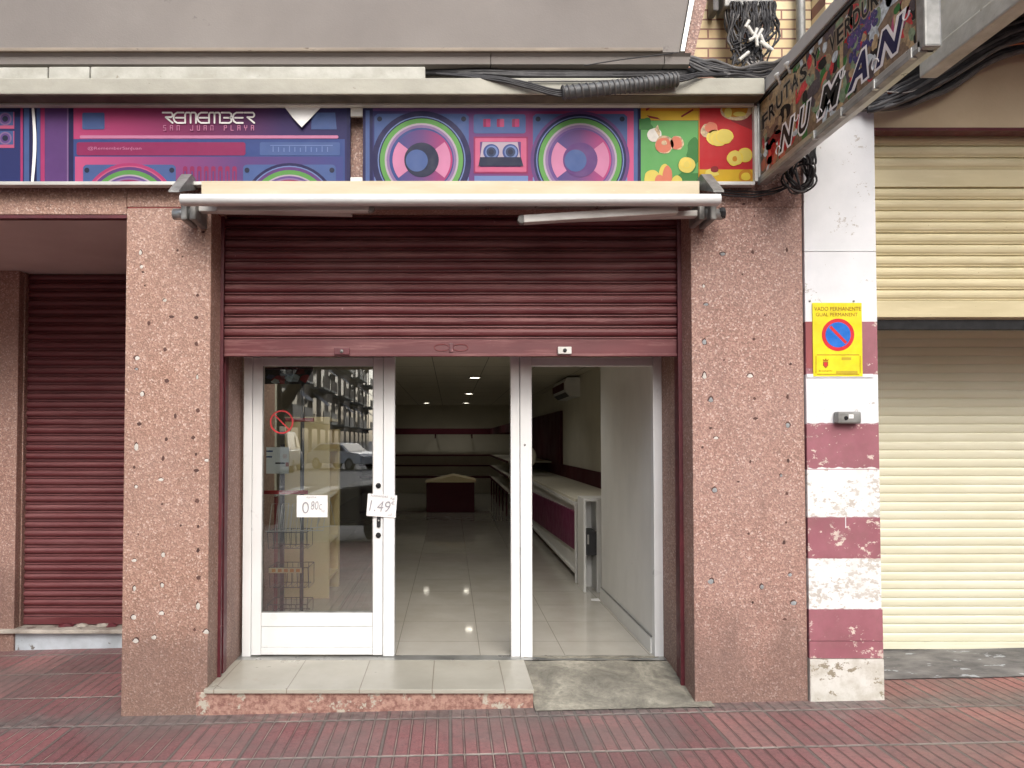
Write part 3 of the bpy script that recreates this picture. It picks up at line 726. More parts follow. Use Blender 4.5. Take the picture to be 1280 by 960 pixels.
door.bevbox(X(480), d1, y0-.012, y1, fz+.004, zh1, 'white_frame', .003)
door.bevbox(X(329)+.001, X(467)-.001, y0+.002, y1-.002, zh0, zh1-.002, 'white_frame', .003)
zk = WZ(765, YD)
door.bevbox(X(329)+.001, X(467)-.001, y0+.002, y1-.002, WZ(782, YD)+.001, zk, 'white_frame', .003)
door.bevbox(X(329)+.001, X(467)-.001, y0+.006, y1-.004, WZ(808, YD)+.001, WZ(782, YD)-.001, 'white_frame', .003)
door.bevbox(X(329)+.001, X(467)-.001, y0+.002, y1-.002, fz+.01, WZ(808, YD)-.001, 'white_frame', .003)
dr = door.build('door', front)
p = MB(); p.box(X(328), X(468), YD-.004, YD+.004, zk-.005, zh0+.005, 'glass'); p.build('glass', dr)
p = MB()
for a, b, c_, d in ((X(329), X(330.2), zk, zh0), (X(466), X(467), zk, zh0)): p.box(a, b, YD-.018, YD-.005, c_, d, 'grey_metal')
p.box(X(330), X(466), YD-.018, YD-.005, zk, zk+.006, 'grey_metal'); p.build('glazing_bead', dr)
for i, (px, py) in enumerate(((473, 607), (473, 669))):
    c = W(px, py, YD-.026); p = MB(); p.lathe(c, (0, -1, 0), [(.017, 0), (.017, .006), (.008, .008), (.0, .008)], 'black_hole', 16); p.build('lock_cylinder', dr)
c = W(473.5, 652, YD-.026); p = MB(); p.bevbox(c.x-.012, c.x+.012, c.y-.01, c.y, c.z-.035, c.z+.035, 'black_plastic', .005); p.lathe((c.x, c.y-.012, c.z+.008), (0, -1, 0), [(.006, 0), (.006, .006), (0, .006)], 'alu', 12); p.build('lock_plate', dr)
c = W(656, 556, YD-.041); p = MB(); p.lathe(c, (0, -1, 0), [(.007, 0), (.006, .004), (0, .004)], 'grey_metal', 12); p.build('strike_hole', front)

# ================================================================== GARAGE BUILDING
gar = thing('garage_building', 'tan garage building with pink and white banded column and pale yellow shutter', 'building', (2.2, 0, 0))
YC = -.012
bands = [(152, 313, 'col_white'), (314, 401, 'col_white'), (402, 467, 'col_pink'), (468, 529, 'col_white'), (530, 586, 'col_pink'), (587, 646, 'col_white_worn'), (647, 697, 'col_pink'),
         (698, 761, 'col_white_worn'), (762, 800, 'col_pink'), (801, 822, 'col_pink'), (823, 900, 'col_foot')]
p = MB()
for i, (a, b, m) in enumerate(bands):
    zt_, zb_ = WZ(a, YC), WZ(b+1, YC)
    if i == len(bands)-1: zb_ = -.1
    if i == 0: zt_ = 3.5
    gap = .003 if i in (1, 9, 10) else 0.0
    dy = .004 if i == 10 else 0
    p.box(XR1+.006, XC1+(.006 if i > 7 else 0), YC-dy, 1.2, zb_, zt_-gap-.0002, m)
for (py, m_, amp, sd) in ((586, 'col_white_worn', .012, 1), (529.5, 'col_pink', .005, 2), (646.5, 'col_pink', .004, 3), (697.5, 'col_pink', .005, 4), (761.5, 'col_pink', .004, 5)):
    z0 = WZ(py, YC); up = 1 if m_ == 'col_white_worn' else (1 if py in (529.5, 646.5, 761.5) else -1); vs = []
    for k_ in range(41):
        x = XR1+.007+(XC1-XR1-.008)*k_/40; h = max(.0004, amp*(.45+1.3*mn.noise(Vector((x*22, sd, 0)))+.5*mn.noise(Vector((x*60, sd, 4))))); vs += [(x, YC-.0008, z0-.001*up), (x, YC-.0008, z0+up*h)]
    p.raw(vs, [(2*k_, 2*k_+2, 2*k_+3, 2*k_+1) for k_ in range(40)], m_)
p.raw([(WX(1055, YC), YC-.001, WZ(646, YC)), (WX(1056, YC), YC-.001, WZ(646, YC)), (WX(1056, YC), YC-.001, WZ(660, YC)), (WX(1055, YC), YC-.001, WZ(660, YC))], [(0, 1, 2, 3)], 'col_white')
a, b = WZ(402, YC-.001), WZ(467, YC-.001)
p.box(XR1+.007, WX(1022, YC), YC-.0015, YC+.01, WZ(460, YC), WZ(402, YC), 'col_pink_dark')
p.bevbox(XR1+.008, WX(1092, YC), YC-.006, YC+.01, WZ(472, YC), WZ(467.5, YC), 'col_white', .001)
p.build('column', gar, label='painted column with white and pink bands')
p = MB(); p.box(XC1+.002, 7.2, .02, .09, WZ(160, .02), 3.9, 'tan_wall')
p.box(XC1+.008, 7.2, .012, .088, WZ(164, .02), WZ(160, .02)-.001, 'maroon_paint'); p.build('lintel', gar)
p = MB(); p.box(6.8, 7.2, .02, 1.2, -.2, WZ(164, .02), 'tan_wall'); p.build('pier', gar)
# slab on which the fruit sign hangs, and the big balcony of the upper floor
p = MB(); p.bevbox(1.700, 2.05, -1.3, .3, WZ(113, YF), WZ(97, YF), 'beam_grey', .006); p.build('canopy_slab', gar)
p = MB(); p.bevbox(2.501, 7.4, -1.1, -1.0, 3.8, 4.9, 'slab_white', .006); p.bevbox(2.44, 2.50, -1.1, -.36, 3.375, 4.9, 'slab_white', .006)
p.bevbox(2.42, 2.51, -1.12, -.35, 3.365, 3.47, 'slab_white', .01); p.box(2.442, 2.498, -.359, .015, 3.86, 4.89, 'slab_white'); p.build('balcony_wall', gar)
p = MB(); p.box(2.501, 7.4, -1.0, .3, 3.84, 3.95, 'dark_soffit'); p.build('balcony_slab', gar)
p = MB(); p.box(2.455, 9, .62, 1.0, 3.92, TOP, 'cream_brick'); p.box(2.455, 30, 1.6, 14, -.2, TOP, 'tan_wall'); p.build('upper_wall', gar)
p = MB(); p.box(1.99, 7.2, 1.15, 1.3, -.2, 3.9, 'tan_wall'); p.build('back_wall', gar)
# old shutter
YG = .125
g1 = bpy.data.objects.new('roller_shutter', None); COL.objects.link(g1); g1.parent = gar; g1.location = (2.4, 0, 0); g1['label'] = 'old tan roller shutter with wide slats in the upper half of the garage opening'
ztop = WZ(159, YG)+.1
slats(XC1-.1, 6.9, YG, WZ(212, YG), ztop, 0.064, .014, 'cream_slat_old', 'W').build('slats', g1)
slats(XC1-.1, 6.9, YG, WZ(376, YG), WZ(235, YG), 0.064, .014, 'cream_slat_old', 'W').build('slats', g1)
p = MB(); p.bevbox(XC1-.1, 6.9, YG-.012, YG+.01, WZ(234.5, YG), WZ(212.5, YG), 'cream_slat_old', .004)
p.bevbox(XC1-.1, 6.9, YG-.012, YG+.01, WZ(397, YG), WZ(376.5, YG), 'cream_slat_old', .004); p.bevbox(XC1-.1, 6.9, YG+.012, YG+.05, WZ(413, YG+.05), WZ(401, YG+.05), 'black_hole', .002)
p.build('bottom_bar', g1)
YH = .84
g2 = bpy.data.objects.new('roller_shutter', None); COL.objects.link(g2); g2.parent = gar; g2.location = (2.4, 0, 0); g2['label'] = 'clean pale yellow roller shutter with narrow slats closing the garage'
slats(XC1-.2, 6.9, YH, WZ(811, YH)+.05, 2.6, .0585, .006, 'cream_slat', 'N').build('slats', g2)
p = MB(); p.bevbox(XC1-.2, 6.9, YH-.014, YH+.01, WZ(811, YH), WZ(811, YH)+.048, 'cream_slat', .004); p.build('bottom_bar', g2)
# sill of dark cement
p = MB()
vs = []; nn = 40
for i in range(nn+1):
    x = XC1-.05+i*(4.6)/nn; e = .30+.05*mn.noise(Vector((x*2.3, 1, 0)))
    vs += [(x, e, gz(x)+.006), (x, e+.18, gz(x)+.012), (x, 1.16, gz(x)+.016)]
p.raw(vs, [(3*i+j, 3*i+3+j, 3*i+4+j, 3*i+1+j) for i in range(nn) for j in range(2)], 'cement_dark', True); p.build('sill', gar)

# ================================================================== SIGNS
def frame_rails(mb, x0, x1, zt, zb, y, t=.014):
    mb.bevbox(x0, x1, y-.03, y+.02, zt, zt+.018, 'rail', .003); mb.bevbox(x0, x1, y-.03, y+.02, zb-.02, zb, 'rail', .003)
YSG = -.06
ZT, ZB = WZ(135, YSG), WZ(229, YSG)
def speaker_print(P, cx, cy, k=1.0, cone='cone', L=2):
    P.disc(cx, cy, 59*k, 'navy', L); P.disc(cx, cy, 56*k, 'lblue', L+1); P.disc(cx, cy, 54.5*k, 'dark_ink', L+2)
    P.disc(cx, cy, 53*k, 'green', L+3); P.disc(cx, cy, 47*k, 'cream_ink', L+4); P.disc(cx, cy, 44.5*k, 'lilac', L+5); P.disc(cx, cy, 41*k, 'midblue' if cone == 'cone' else 'violet', L+6)
    P.disc(cx+1, cy, 38.5*k, cone, L+7)
    P.wedge(cx, cy, 20*k, 37*k, -38, 38, 'pink', L+8); P.wedge(cx, cy, 20*k, 37*k, 142, 218, 'pink', L+8)
    P.disc(cx, cy, 22*k, 'dark_ink' if cone == 'cone' else 'purple', L+9); P.disc(cx-6*k, cy+1, 14*k, 'blue', L+10)
sg = thing('shop_sign', 'long purple radio cassette sign board with the word REMEMBER and torn white corner', 'sign', (WX(240, YSG), YSG, ZB))
XA0, XA1 = -4.0, WX(436.5, YSG)
mb = MB(); mb.box(XA0, XA1, YSG, YSG+.02, ZB, ZT, 'navy')
P = Print(mb, YSG, (XA0, XA1), (ZB+.0005, ZT-.0005))
P.rect(-400, 130, 36, 232, 'print_right', 1); P.rect(-60, 130, 40, 146, 'navy', 2)
for cx in (-125, -290): speaker_print(P, cx, 200.5, .98, 'cone2', 3)
for cy in (149, 173):
    P.rect(-50, cy-9, 18, cy+12, 'rose', 3); P.rect(-50, cy-9, 17, cy+8, 'blue', 4); P.disc(7, cy, 8, 'lilac', 5); P.disc(7, cy, 6, 'violet', 6); P.disc(7, cy, 3.6, 'dark_ink', 7)
P.rect(26, 130, 29, 232, 'hot', 5); P.rect(30.5, 130, 37, 232, 'blue', 5)
P.rect(46, 130, 50, 232, 'blue', 1); P.rect(50, 130, 86, 232, 'purple', 1); P.rect(51, 130, 56, 232, 'hot', 2); P.rect(84, 130, 85.5, 232, 'lilac', 3)
P.rect(92, 130, 437, 232, 'print_left', 1)
P.rect(433.5, 130, 437, 232, 'navy', 3)
P.rect(92, 174, 431, 232, 'midblue', 2); P.rect(94, 196, 429, 232, 'print_left_low', 3)
P.rect(100, 169.5, 423, 173.3, 'pink', 4, 1.6)
P.rect(96, 178, 307, 194.5, 'crimson', 4, 3); P.rect(325, 178, 425, 194.5, 'blue', 4, 2)
for i in range(11): x = 341+i*6.8; P.rect(x, 183+(i % 3), x+1.1, 190, 'lblue', 5); 
P.rect(338, 181.5, 416, 182.5, 'lblue', 5)
P.rect(103, 141, 131, 162, 'blue', 4, 2); P.poly([(390, 141), (419, 141), (421, 162), (389, 162)], 'blue', 4)
for cx in (162, 362):
    P.rect(cx-58, 206, cx+58, 236, 'blue', 4, 5)
    P.disc(cx, 264, 60, 'hot' if cx < 200 else 'navy', 5); P.disc(cx, 264, 56.5, 'rose' if cx < 200 else 'lblue', 6); P.disc(cx, 264, 55, 'purple', 6.6)
    P.disc(cx, 264, 51, 'green', 7); P.disc(cx, 264, 45.5, 'cream_ink', 8); P.disc(cx, 264, 43.5, 'violet', 9); P.disc(cx, 264, 41, 'lilac', 10); P.disc(cx, 264, 39, 'crimson', 11)
    for dx in (-53, 53): P.disc(cx+dx, 213, 3.2, 'dark_ink', 6, 16)
for i in range(8):
    x = 229+i*8.8; P.rect(x, 208, x+5.4, 236, 'crimson', 5, 2.4); P.rect(x+1.6, 214, x+3.8, 236, 'purple', 6, 1)
# faint small line of lettering
a = P.P(110, 186); b = P.P(177, 186)
add_text(mb, '@RememberSanJuan', ((a[0]+b[0])/2, YSG-.0035, a[1]), (1, 0, 0), (0, 0, 1), 1, 'pink', width=b[0]-a[0], height=.022)
# REMEMBER as rounded strokes
GL = {'R': [[(0, 0), (.86, 0), (1, .16), (1, .3), (.86, .44), (.3, .44), (1, 1)]],
      'E': [[(1, 0), (.35, 0), (.1, .16), (0, .4), (0, .6), (.1, .84), (.35, 1), (1, 1)], [(.2, .5), (1, .5)]],
      'M': [[(0, 1), (0, .16), (.1, 0), (.4, 0), (.5, .14), (.5, 1)], [(.5, .14), (.6, 0), (.9, 0), (1, .16), (1, 1)]],
      'B': [[(0, 0), (.8, 0), (1, .14), (1, .36), (.84, .5), (.25, .5)], [(.84, .5), (1, .64), (1, .86), (.8, 1), (0, 1)]],
      'S': [[(1, 0), (0, 0), (0, .5), (1, .5), (1, 1), (0, 1)]], 'A': [[(0, 1), (0, 0), (1, 0), (1, 1)], [(0, .5), (1, .5)]], 'N': [[(0, 1), (0, 0), (1, 0), (1, 1)]],
      'J': [[(1, 0), (1, 1), (0, 1), (0, .8)]], 'U': [[(0, 0), (0, 1), (1, 1), (1, 0)]], 'P': [[(0, 1), (0, 0), (1, 0), (1, .5), (0, .5)]], 'L': [[(0, 0), (0, 1), (1, 1)]],
      'Y': [[(0, 0), (0, .5), (1, .5), (1, 0)], [(.5, .5), (.5, 1)]]}
x = 204
for i, ch in enumerate('REMEMBER'):
    wd = 12.4 if ch != 'M' else 13.6
    for st in GL[ch]: P.stroke([(x+u*wd, 141.5+v*12.8) for u, v in st], 2.1, 'white_ink', 12)
    x += wd+1.9
    if ch == 'R': x -= .6
x = 205
for ch in 'SAN JUAN PLAYA':
    if ch == ' ': x += 8.3; continue
    for st in GL[ch]: P.stroke([(x+u*2.9, 157.5+v*6) for u, v in st], .9, 'pink', 12)
    x += 8.45
sb = mb.build('sign_panel', sg)
# torn white flap, warped white gap strip
mb = MB()
f0 = [W(355, 133, YSG-.012), W(402, 133, YSG-.012), W(388, 148, YSG-.02), W(377, 159, YSG-.026), W(366, 147, YSG-.02)]
mb.raw([tuple(v) for v in f0]+[(v.x, v.y+.002, v.z) for v in f0], [(0, 1, 2, 3, 4), (9, 8, 7, 6, 5)], 'paper'); mb.build('torn_corner', sg, label='torn corner showing white backing')
mb = MB(); vs = []
for i in range(13):
    t = i/12; py = 134+t*95; b = 1.8*math.sin(t*PI*1.15)
    a = W(40+b-.5, py, YSG-.006); c = W(42.5+b+1.2*math.sin(t*3), py, YSG-.006); vs += [tuple(a), tuple(c)]
mb.raw(vs, [(2*i, 2*i+1, 2*i+3, 2*i+2) for i in range(12)], 'paper'); mb.build('joint_strip', sg)
mb = MB(); frame_rails(mb, XA0, WX(452, YSG), ZT, ZB, YSG)
mb.bevbox(WX(437, YSG), WX(452, YSG), YSG-.006, YSG+.012, WZ(146, YSG), WZ(135.5, YSG), 'rail', .002); mb.bevbox(WX(437, YSG), WX(452, YSG), YSG-.006, YSG+.012, WZ(228.6, YSG), WZ(222, YSG), 'rail', .002)
mb.build('frame', sg)

sg2 = thing('shop_sign', 'sign board printed with two round speakers and a cassette deck', 'sign', (WX(625, YSG), YSG, ZB))
X0, X1 = WX(452.5, YSG), WX(801, YSG)
mb = MB(); mb.box(X0, X1, YSG, YSG+.02, ZB, ZT, 'navy'); P = Print(mb, YSG, (X0+.0005, X1-.0005), (ZB+.0005, ZT-.0005))
P.rect(452, 130, 802, 232, 'navy', 1); P.rect(457, 138, 462, 232, 'blue', 2); P.rect(466, 136, 792, 232, 'print_right', 2); P.rect(792, 136, 797, 232, 'blue', 2); P.rect(466, 134, 792, 139, 'purple', 2.5)
for cx in (527, 725):
    for sx in (-1, 1):
        P.poly([(cx+sx*58, 145), (cx+sx*20, 142.5), (cx+sx*50, 185)] if 0 else [(cx+sx*14, 142.5), (cx+sx*55, 142.5), (cx+sx*59, 146), (cx+sx*59, 182)], 'blue', 3)
        P.poly([(cx+sx*59, 221), (cx+sx*59, 232), (cx+sx*50, 232)], 'lblue', 3)
        P.disc(cx+sx*52.5, 149, 3.2, 'dark_ink', 4, 16)
    P.disc(cx, 201, 62, 'navy' if cx < 600 else 'purple', 4)
speaker_print(P, 527, 200.5, .98, 'cone', 5); speaker_print(P, 725, 200.5, .98, 'cone2', 5)
P.rect(592, 143, 657, 167, 'blue', 4, 3)
for x in (604, 621, 640): P.rect(x, 149, x+9, 159, 'crimson', 5, 1); P.rect(x+3.5, 149, x+9, 159, 'hot', 6, 1)
P.rect(592, 171, 660, 217, 'crimson', 4, 1); P.rect(594, 173, 658, 215, 'rose', 5, 1); P.rect(600, 177.5, 651, 209, 'purple', 6, 1)
P.poly([(603, 178), (647, 178), (650, 197), (600, 197)], 'cream_ink', 7)
for x in (614, 638): P.disc(x, 190.5, 10, 'midblue', 8); P.disc(x+.5, 190.5, 8, 'lblue', 9); P.disc(x, 190.5, 6, 'slate', 10); P.disc(x, 190.5, 3.4, 'dark_ink', 11, 16)
P.poly([(600, 197), (651, 197), (654, 208), (598, 208)], 'dark_ink', 12)
P.rect(593, 220, 660, 232, 'lblue', 4)
mb.build('sign_panel', sg2)
mb = MB(); frame_rails(mb, WX(452, YSG)+.001, X1, ZT, ZB, YSG); mb.build('frame', sg2)

sg3 = thing('food_sign', 'green and red sign board with sliced vegetables and fruit on it', 'sign', (WX(872, YSG), YSG, ZB))
X0, X1 = WX(801.5, YSG), WX(944.5, YSG)
mb = MB(); mb.box(X0, X1, YSG, YSG+.02, ZB, ZT, 'navy'); P = Print(mb, YSG, (X0+.0005, X1-.0005), (ZB+.0005, ZT-.0005))
P.rect(801, 130, 873, 150.5, 'yellow_ink', 1); P.rect(801, 130, 873, 139, 'orange_ink', 1.5)
for q in ([(808, 144), (822, 147), (826, 150), (812, 147.5)], [(851, 145), (866, 136), (867, 138), (852, 147)], [(807, 137), (811, 133), (812, 136), (808, 139)]): P.poly(q, 'darkred', 3)
P.rect(801, 151, 873, 232, 'green_ink', 2)
def blob(cx, cy, r, mat, L, ry=None, seed=0, n=24, amt=.12):
    P.poly([(cx+r*math.cos(2*PI*k/n)*(1+amt*mn.noise(Vector((math.cos(2*PI*k/n)*1.5+seed, math.sin(2*PI*k/n)*1.5, seed)))), cy+(ry or r)*math.sin(2*PI*k/n)*(1+amt*mn.noise(Vector((math.cos(2*PI*k/n)*1.5, seed, math.sin(2*PI*k/n)*1.5))))) for k in range(n)], mat, L)
blob(805, 156, 12, 'dgreen', 3, 8, 3, amt=.5); blob(867, 190, 9, 'dgreen', 3, 16, 4, amt=.5); blob(862, 224, 20, 'dgreen', 3, 8, 5, amt=.5)
blob(818, 169, 9, 'plug', 5, 9, 1); P.poly([(818, 162), (822, 156), (825, 166), (824, 172)], 'tan_ink', 5.5)
blob(830, 181, 11.5, 'tan_ink', 6, 11.5, 2); blob(829, 182, 10, 'salmon', 7, 9.5, 3); blob(830, 179, 3.5, 'tan_ink', 8, 3, 3)
blob(846, 179, 8.5, 'tan_ink', 5, 9, 5); blob(845, 179, 7.4, 'salmon', 6, 8, 6)
blob(859, 207, 11.5, 'dgreen', 5, 11, 1); blob(858, 206.5, 10.5, 'banana', 6, 10, 2); blob(857, 204, 7.5, 'gold', 7, 7, 3); blob(858, 206, 4, 'banana', 8, 4, 3)
blob(815, 224, 10, 'banana', 5, 12, 8); blob(831, 218, 7.5, 'banana', 6, 13, 9); blob(834, 221, 6, 'salmon', 7, 14, 9); blob(846, 228, 7, 'banana', 7, 8, 11); blob(824, 226, 6, 'salmon', 8, 7, 12)
P.rect(873.5, 130, 945, 215, 'red_ink', 2); P.poly([(900, 133), (945, 133), (945, 165), (915, 152)], 'darkred', 3); P.rect(873, 212, 945, 232, 'yellow_ink', 3)
blob(920, 138, 20, 'tan_ink', 4, 13, 2); blob(919, 136, 17, 'orange_ink', 5, 10, 4); blob(910, 141, 5, 'banana', 6, 6, 4); blob(924, 143, 8, 'banana', 6, 3, 5)
blob(886, 164, 11, 'tan_ink', 4, 9, 5, amt=.3); blob(889, 160, 8, 'salmon', 5, 7, 6)
for i, (x, y) in enumerate(((893, 172), (898, 174), (905, 171))): blob(x, y, 10 if i < 2 else 11, 'gold', 5+2*i, 9.5, i); blob(x+.8, y, 8.5 if i < 2 else 9.5, 'banana', 6+2*i, 8, i+4)
blob(931, 194, 9, 'gold', 5, 9.5, 8); blob(931, 194, 7.5, 'banana', 6, 8, 8); blob(918.5, 198, 10, 'gold', 7, 9.7, 9); blob(918.5, 198, 8.7, 'banana', 8, 8.4, 3); blob(918, 199, 3, 'orange_ink', 9, 3.4, 3)
blob(890, 216, 9, 'banana', 5, 5, 3, amt=.4); blob(893, 212, 5, 'darkred', 6, 4, 3); blob(932, 220, 9, 'orange_ink', 5, 8, 3); blob(932, 221, 6, 'gold', 6, 5, 3)
P.rect(872.6, 130, 874, 232, 'orange_ink', 10)
mb.build('sign_panel', sg3)
mb = MB(); frame_rails(mb, X0, X1, ZT, ZB, YSG); mb.bevbox(X1, X1+.018, YSG-.03, YSG+.02, ZB, ZT, 'rail', .002); mb.build('frame', sg3)

# projecting fruit shop sign
XS = 1.705; zb0, zt0 = 2.935, 3.365; ys0, ys1 = -.075, -1.44
ps = thing('projecting_sign', 'box sign sticking out over the pavement with fruit photos and white edged lettering', 'sign', (XS+.08, 0, zb0))
mb = MB(); mb.box(XS+.012, XS+.05, ys1+.02, ys0, zb0+.02, zt0, 'black_ink'); 
L0 = XS+.0115
def face(pts, mat, L):
    # pts in face units: u 0..1 outwards, v 0..1 upwards
    q = [(min(max(u, 0), 1), min(max(v, 0), 1)) for u, v in pts]
    mb.raw([(L0-.0005*L, ys0+(ys1+.03-ys0)*u, zb0+.025+(zt0-zb0-.03)*v) for u, v in q], [list(range(len(q)))], mat)
def fblob(u, v, ru, rv, mat, L, ang=0, seed=0, n=18, amt=.25):
    pts = []
    for k in range(n):
        a = 2*PI*k/n; rr = 1+amt*mn.noise(Vector((math.cos(a)*1.4, math.sin(a)*1.4, seed*3.1)))
        x = ru*math.cos(a)*rr*1.4; y = rv*math.sin(a)*rr*.38
        xr = x*math.cos(ang)-y*math.sin(ang); yr = x*math.sin(ang)+y*math.cos(ang)
        pts.append((u+xr/1.4, v+yr/.38))
    if any(p[0] < 0.01 or p[0] > .99 or p[1] < .01 or p[1] > .99 for p in pts): pts = [(min(max(a, .005), .995), min(max(b, .005), .995)) for a, b in pts]
    face(pts, mat, L)
face([(0, 0), (1, 0), (1, 1), (0, 1)], 'brown2', 1)
face([(0, .62), (.45, .55), (.45, 1), (0, 1)], 'tan_ink', 1.3); face([(0, 0), (.3, 0), (.2, .5), (0, .4)], 'brown2', 1.4)
rnd = random.Random(3)
pal = ['aub', 'lettuce', 'pepper', 'tan_ink', 'potato', 'brown2', 'black_ink', 'pale_ink', 'dgreen', 'potato', 'lettuce', 'aub', 'tan_ink', 'pepper']
for i in range(260):
    u, v = rnd.random(), rnd.random(); m = rnd.choice(pal)
    if u < .28 and v > .55: m = rnd.choice(['tan_ink', 'potato', 'brown2', 'tan_ink'])
    if u < .3 and v < .3: m = rnd.choice(['red_ink', 'pepper', 'salmon', 'pale_ink', 'aub'])
    fblob(u, v, rnd.uniform(.008, .03), rnd.uniform(.03, .10), m, 1.6+i*.008, rnd.uniform(-1, 1.5), i)
for (u, v, ru, rv, m, a) in ((.22, .55, .05, .11, 'black_ink', -.2), (.20, .40, .07, .05, 'brown2', 0), (.10, .2, .05, .13, 'pepper', .8), (.22, .12, .06, .07, 'red_ink', .5), (.30, .2, .05, .06, 'pepper', .9),
                          (.35, .62, .05, .06, 'pepper', .6), (.44, .5, .05, .09, 'aub', 0), (.52, .45, .03, .1, 'salmon', .7), (.62, .22, .03, .18, 'lettuce', .2), (.7, .3, .03, .16, 'lettuce', -.2), (.77, .18, .03, .13, 'pale_ink', .2),
                          (.93, .38, .045, .13, 'rose', .6), (.95, .45, .03, .1, 'red_ink', .6), (.84, .62, .07, .12, 'pale_ink', .4), (.92, .7, .06, .14, 'pale_ink', .3), (.66, .78, .04, .13, 'red_ink', .9), (.70, .86, .03, .16, 'pepper', .9),
                          (.05, .3, .03, .1, 'pale_ink', 0), (.08, .08, .03, .08, 'salmon', .4), (.12, .33, .07, .09, 'darkred', 0)):
    fblob(u, v, ru, rv, m, 3, a, u*10, amt=.2)
for i in range(70):
    a = rnd.random()*6.28; r_ = rnd.random()**.5
    u, v = .74+.085*r_*math.cos(a), .56+.22*r_*math.sin(a); fblob(u, v, .011, .036, 'grape' if i % 3 else 'violet', 3.3+i*.01, 0, i, 10, .05)
    if i % 2: fblob(u-.003, v+.012, .003, .01, 'lilac', 4.1, 0, i, 6, 0)
for u in (.285, .61): face([(u, .2), (u+.02, .2), (u+.026, .9), (u+.004, .9)], 'tan_ink', 4.2)
def ftext(txt, u, v, wd, ht, inner, outer, shear, off, rise=0):
    o = Vector((0, ys0+(ys1+.03-ys0)*u, zb0+.025+(zt0-zb0-.03)*v)); Wd = wd*(ys0-ys1-.03); Ht = ht*(zt0-zb0-.03)
    o1 = o.copy(); o1.x = L0-.0025; o2 = o.copy(); o2.x = L0-.0031
    add_text(mb, txt, o1, (0, -1, rise), (0, 0, 1), 1, outer, width=Wd*1.16, height=Ht*1.18, shear=shear, offset=off)
    add_text(mb, txt, o2, (0, -1, rise), (0, 0, 1), 1, inner, width=Wd, height=Ht, shear=shear, offset=off*.25)
for i, ch in enumerate('FRUTAS'): ftext(ch, .05+i*.064, .70+.035*min(i, 3), .052, .19, 'black_ink', 'lettering_edge', 0, .075)
ftext('Y', .456, .83, .05, .19, 'black_ink', 'lettering_edge', 0, .075)
for i, ch in enumerate('VERDURAS'): ftext(ch, .57+i*.048, .81, .040, .19, 'black_ink', 'lettering_edge', 0, .075)
for i, (ch, u, wd) in enumerate(zip('NUMAN', (.235, .375, .55, .71, .88), (.125, .09, .16, .115, .14))): ftext(ch, u, .24, wd, .31, 'black_ink' if i < 3 else 'navy', 'white_ink', .35, .12)
# flourishes on the script capitals
def curl(u0, v0, du, sgn):
    pts = [(u0+du*math.cos(t)*(1-t/9), v0+sgn*.07*math.sin(t)*(1-t/9)) for t in [k*.45 for k in range(10)]]
    mb.tube([(L0-.0022, ys0+(ys1+.03-ys0)*u, zb0+.025+(zt0-zb0-.03)*v) for u, v in pts], .0035, 'white_ink', 5)
for u in (.235, .55, .88): curl(u-.075, .13, .022, 1); curl(u+.075, .36, .018, -1)
mb.build('sign_face', ps)
mb = MB()
mb.bevbox(XS, XS+.065, ys1-.004, ys0, zb0-.02, zb0+.02, 'alu', .004); mb.bevbox(XS-.004, XS+.03, ys1, ys0, zb0-.026, zb0-.006, 'grey_metal', .003)
mb.bevbox(XS, XS+.062, ys1-.03, ys1+.02, zb0-.02, zt0+.02, 'grey_metal', .008)
mb.bevbox(XS+.004, XS+.055, ys1-.004, ys0, zt0, 3.40, 'black_plastic', .003); mb.bevbox(XS, XS+.055, ys0, ys0+.02, zb0-.02, zt0+.02, 'alu', .003)
for u in (.45, .62, .8, .97):
    yy = ys0+(ys1-ys0)*u; mb.bevbox(XS-.01, XS+.012, yy-.008, yy+.008, zb0-.03, zb0+.01, 'alu', .002)
mb.build('frame', ps)
for yy in (-.32, -.43):
    mb = MB(); mb.lathe((XS+.02, yy, zt0-.015), (-.25, 0, 1), [(.0, 0), (.014, 0), (.014, .03), (.026, .05), (.026, .06), (0, .06)], 'white_dirty', 14); mb.build('lamp_socket', ps)

# yellow no parking sign
Yv = YC-.008
vs_ = thing('parking_sign', 'yellow VADO PERMANENTE plate with a red and blue no parking disc on the banded column', 'sign', tuple(W(1047, 424, Yv)))
mb = MB(); a, b = W(1015.5, 378.5, Yv), W(1078.5, 470.5, Yv)
mb.bevbox(a.x, b.x, Yv, Yv+.006, b.z, a.z, 'sign_yellow', .001)
P = Print(mb, Yv-.0003)
P.disc(1047.5, 418.5, 20.3, 'sign_red', 1); P.disc(1047.5, 418.5, 15.8, 'sign_blue', 2)
P.poly([(1036.2, 409.6), (1038.8, 407), (1059, 427.6), (1056.4, 430.2)], 'sign_red', 3)
for q in ((1021, 443.2, 1074, 444), (1021, 467.4, 1074, 468.2)): P.rect(*q, 'brown_ink', 1)
for q in ((1019.6, 445, 1020.3, 466.5), (1074.8, 445, 1075.5, 466.5)): P.rect(*q, 'brown_ink', 1)
P.poly([(1028.6, 452), (1035.2, 452), (1035.2, 457), (1032, 460.5), (1028.6, 457)], 'brown_ink', 2); P.poly([(1030, 453), (1033.8, 453), (1033.8, 456.6), (1032, 458.6), (1030, 456.6)], 'sign_red', 3)
P.poly([(1029, 451.4), (1028.2, 448.6), (1030.4, 450), (1032, 447.8), (1033.6, 450), (1035.8, 448.6), (1035, 451.4)], 'orange_ink', 2)
def vtext(t, cx, cy, wpx, hpx, mat):
    o = W(cx, cy, Yv-.0012); add_text(mb, t, o, (1, 0, 0), (0, 0, 1), 1, mat, width=wpx/223., height=hpx/223.)
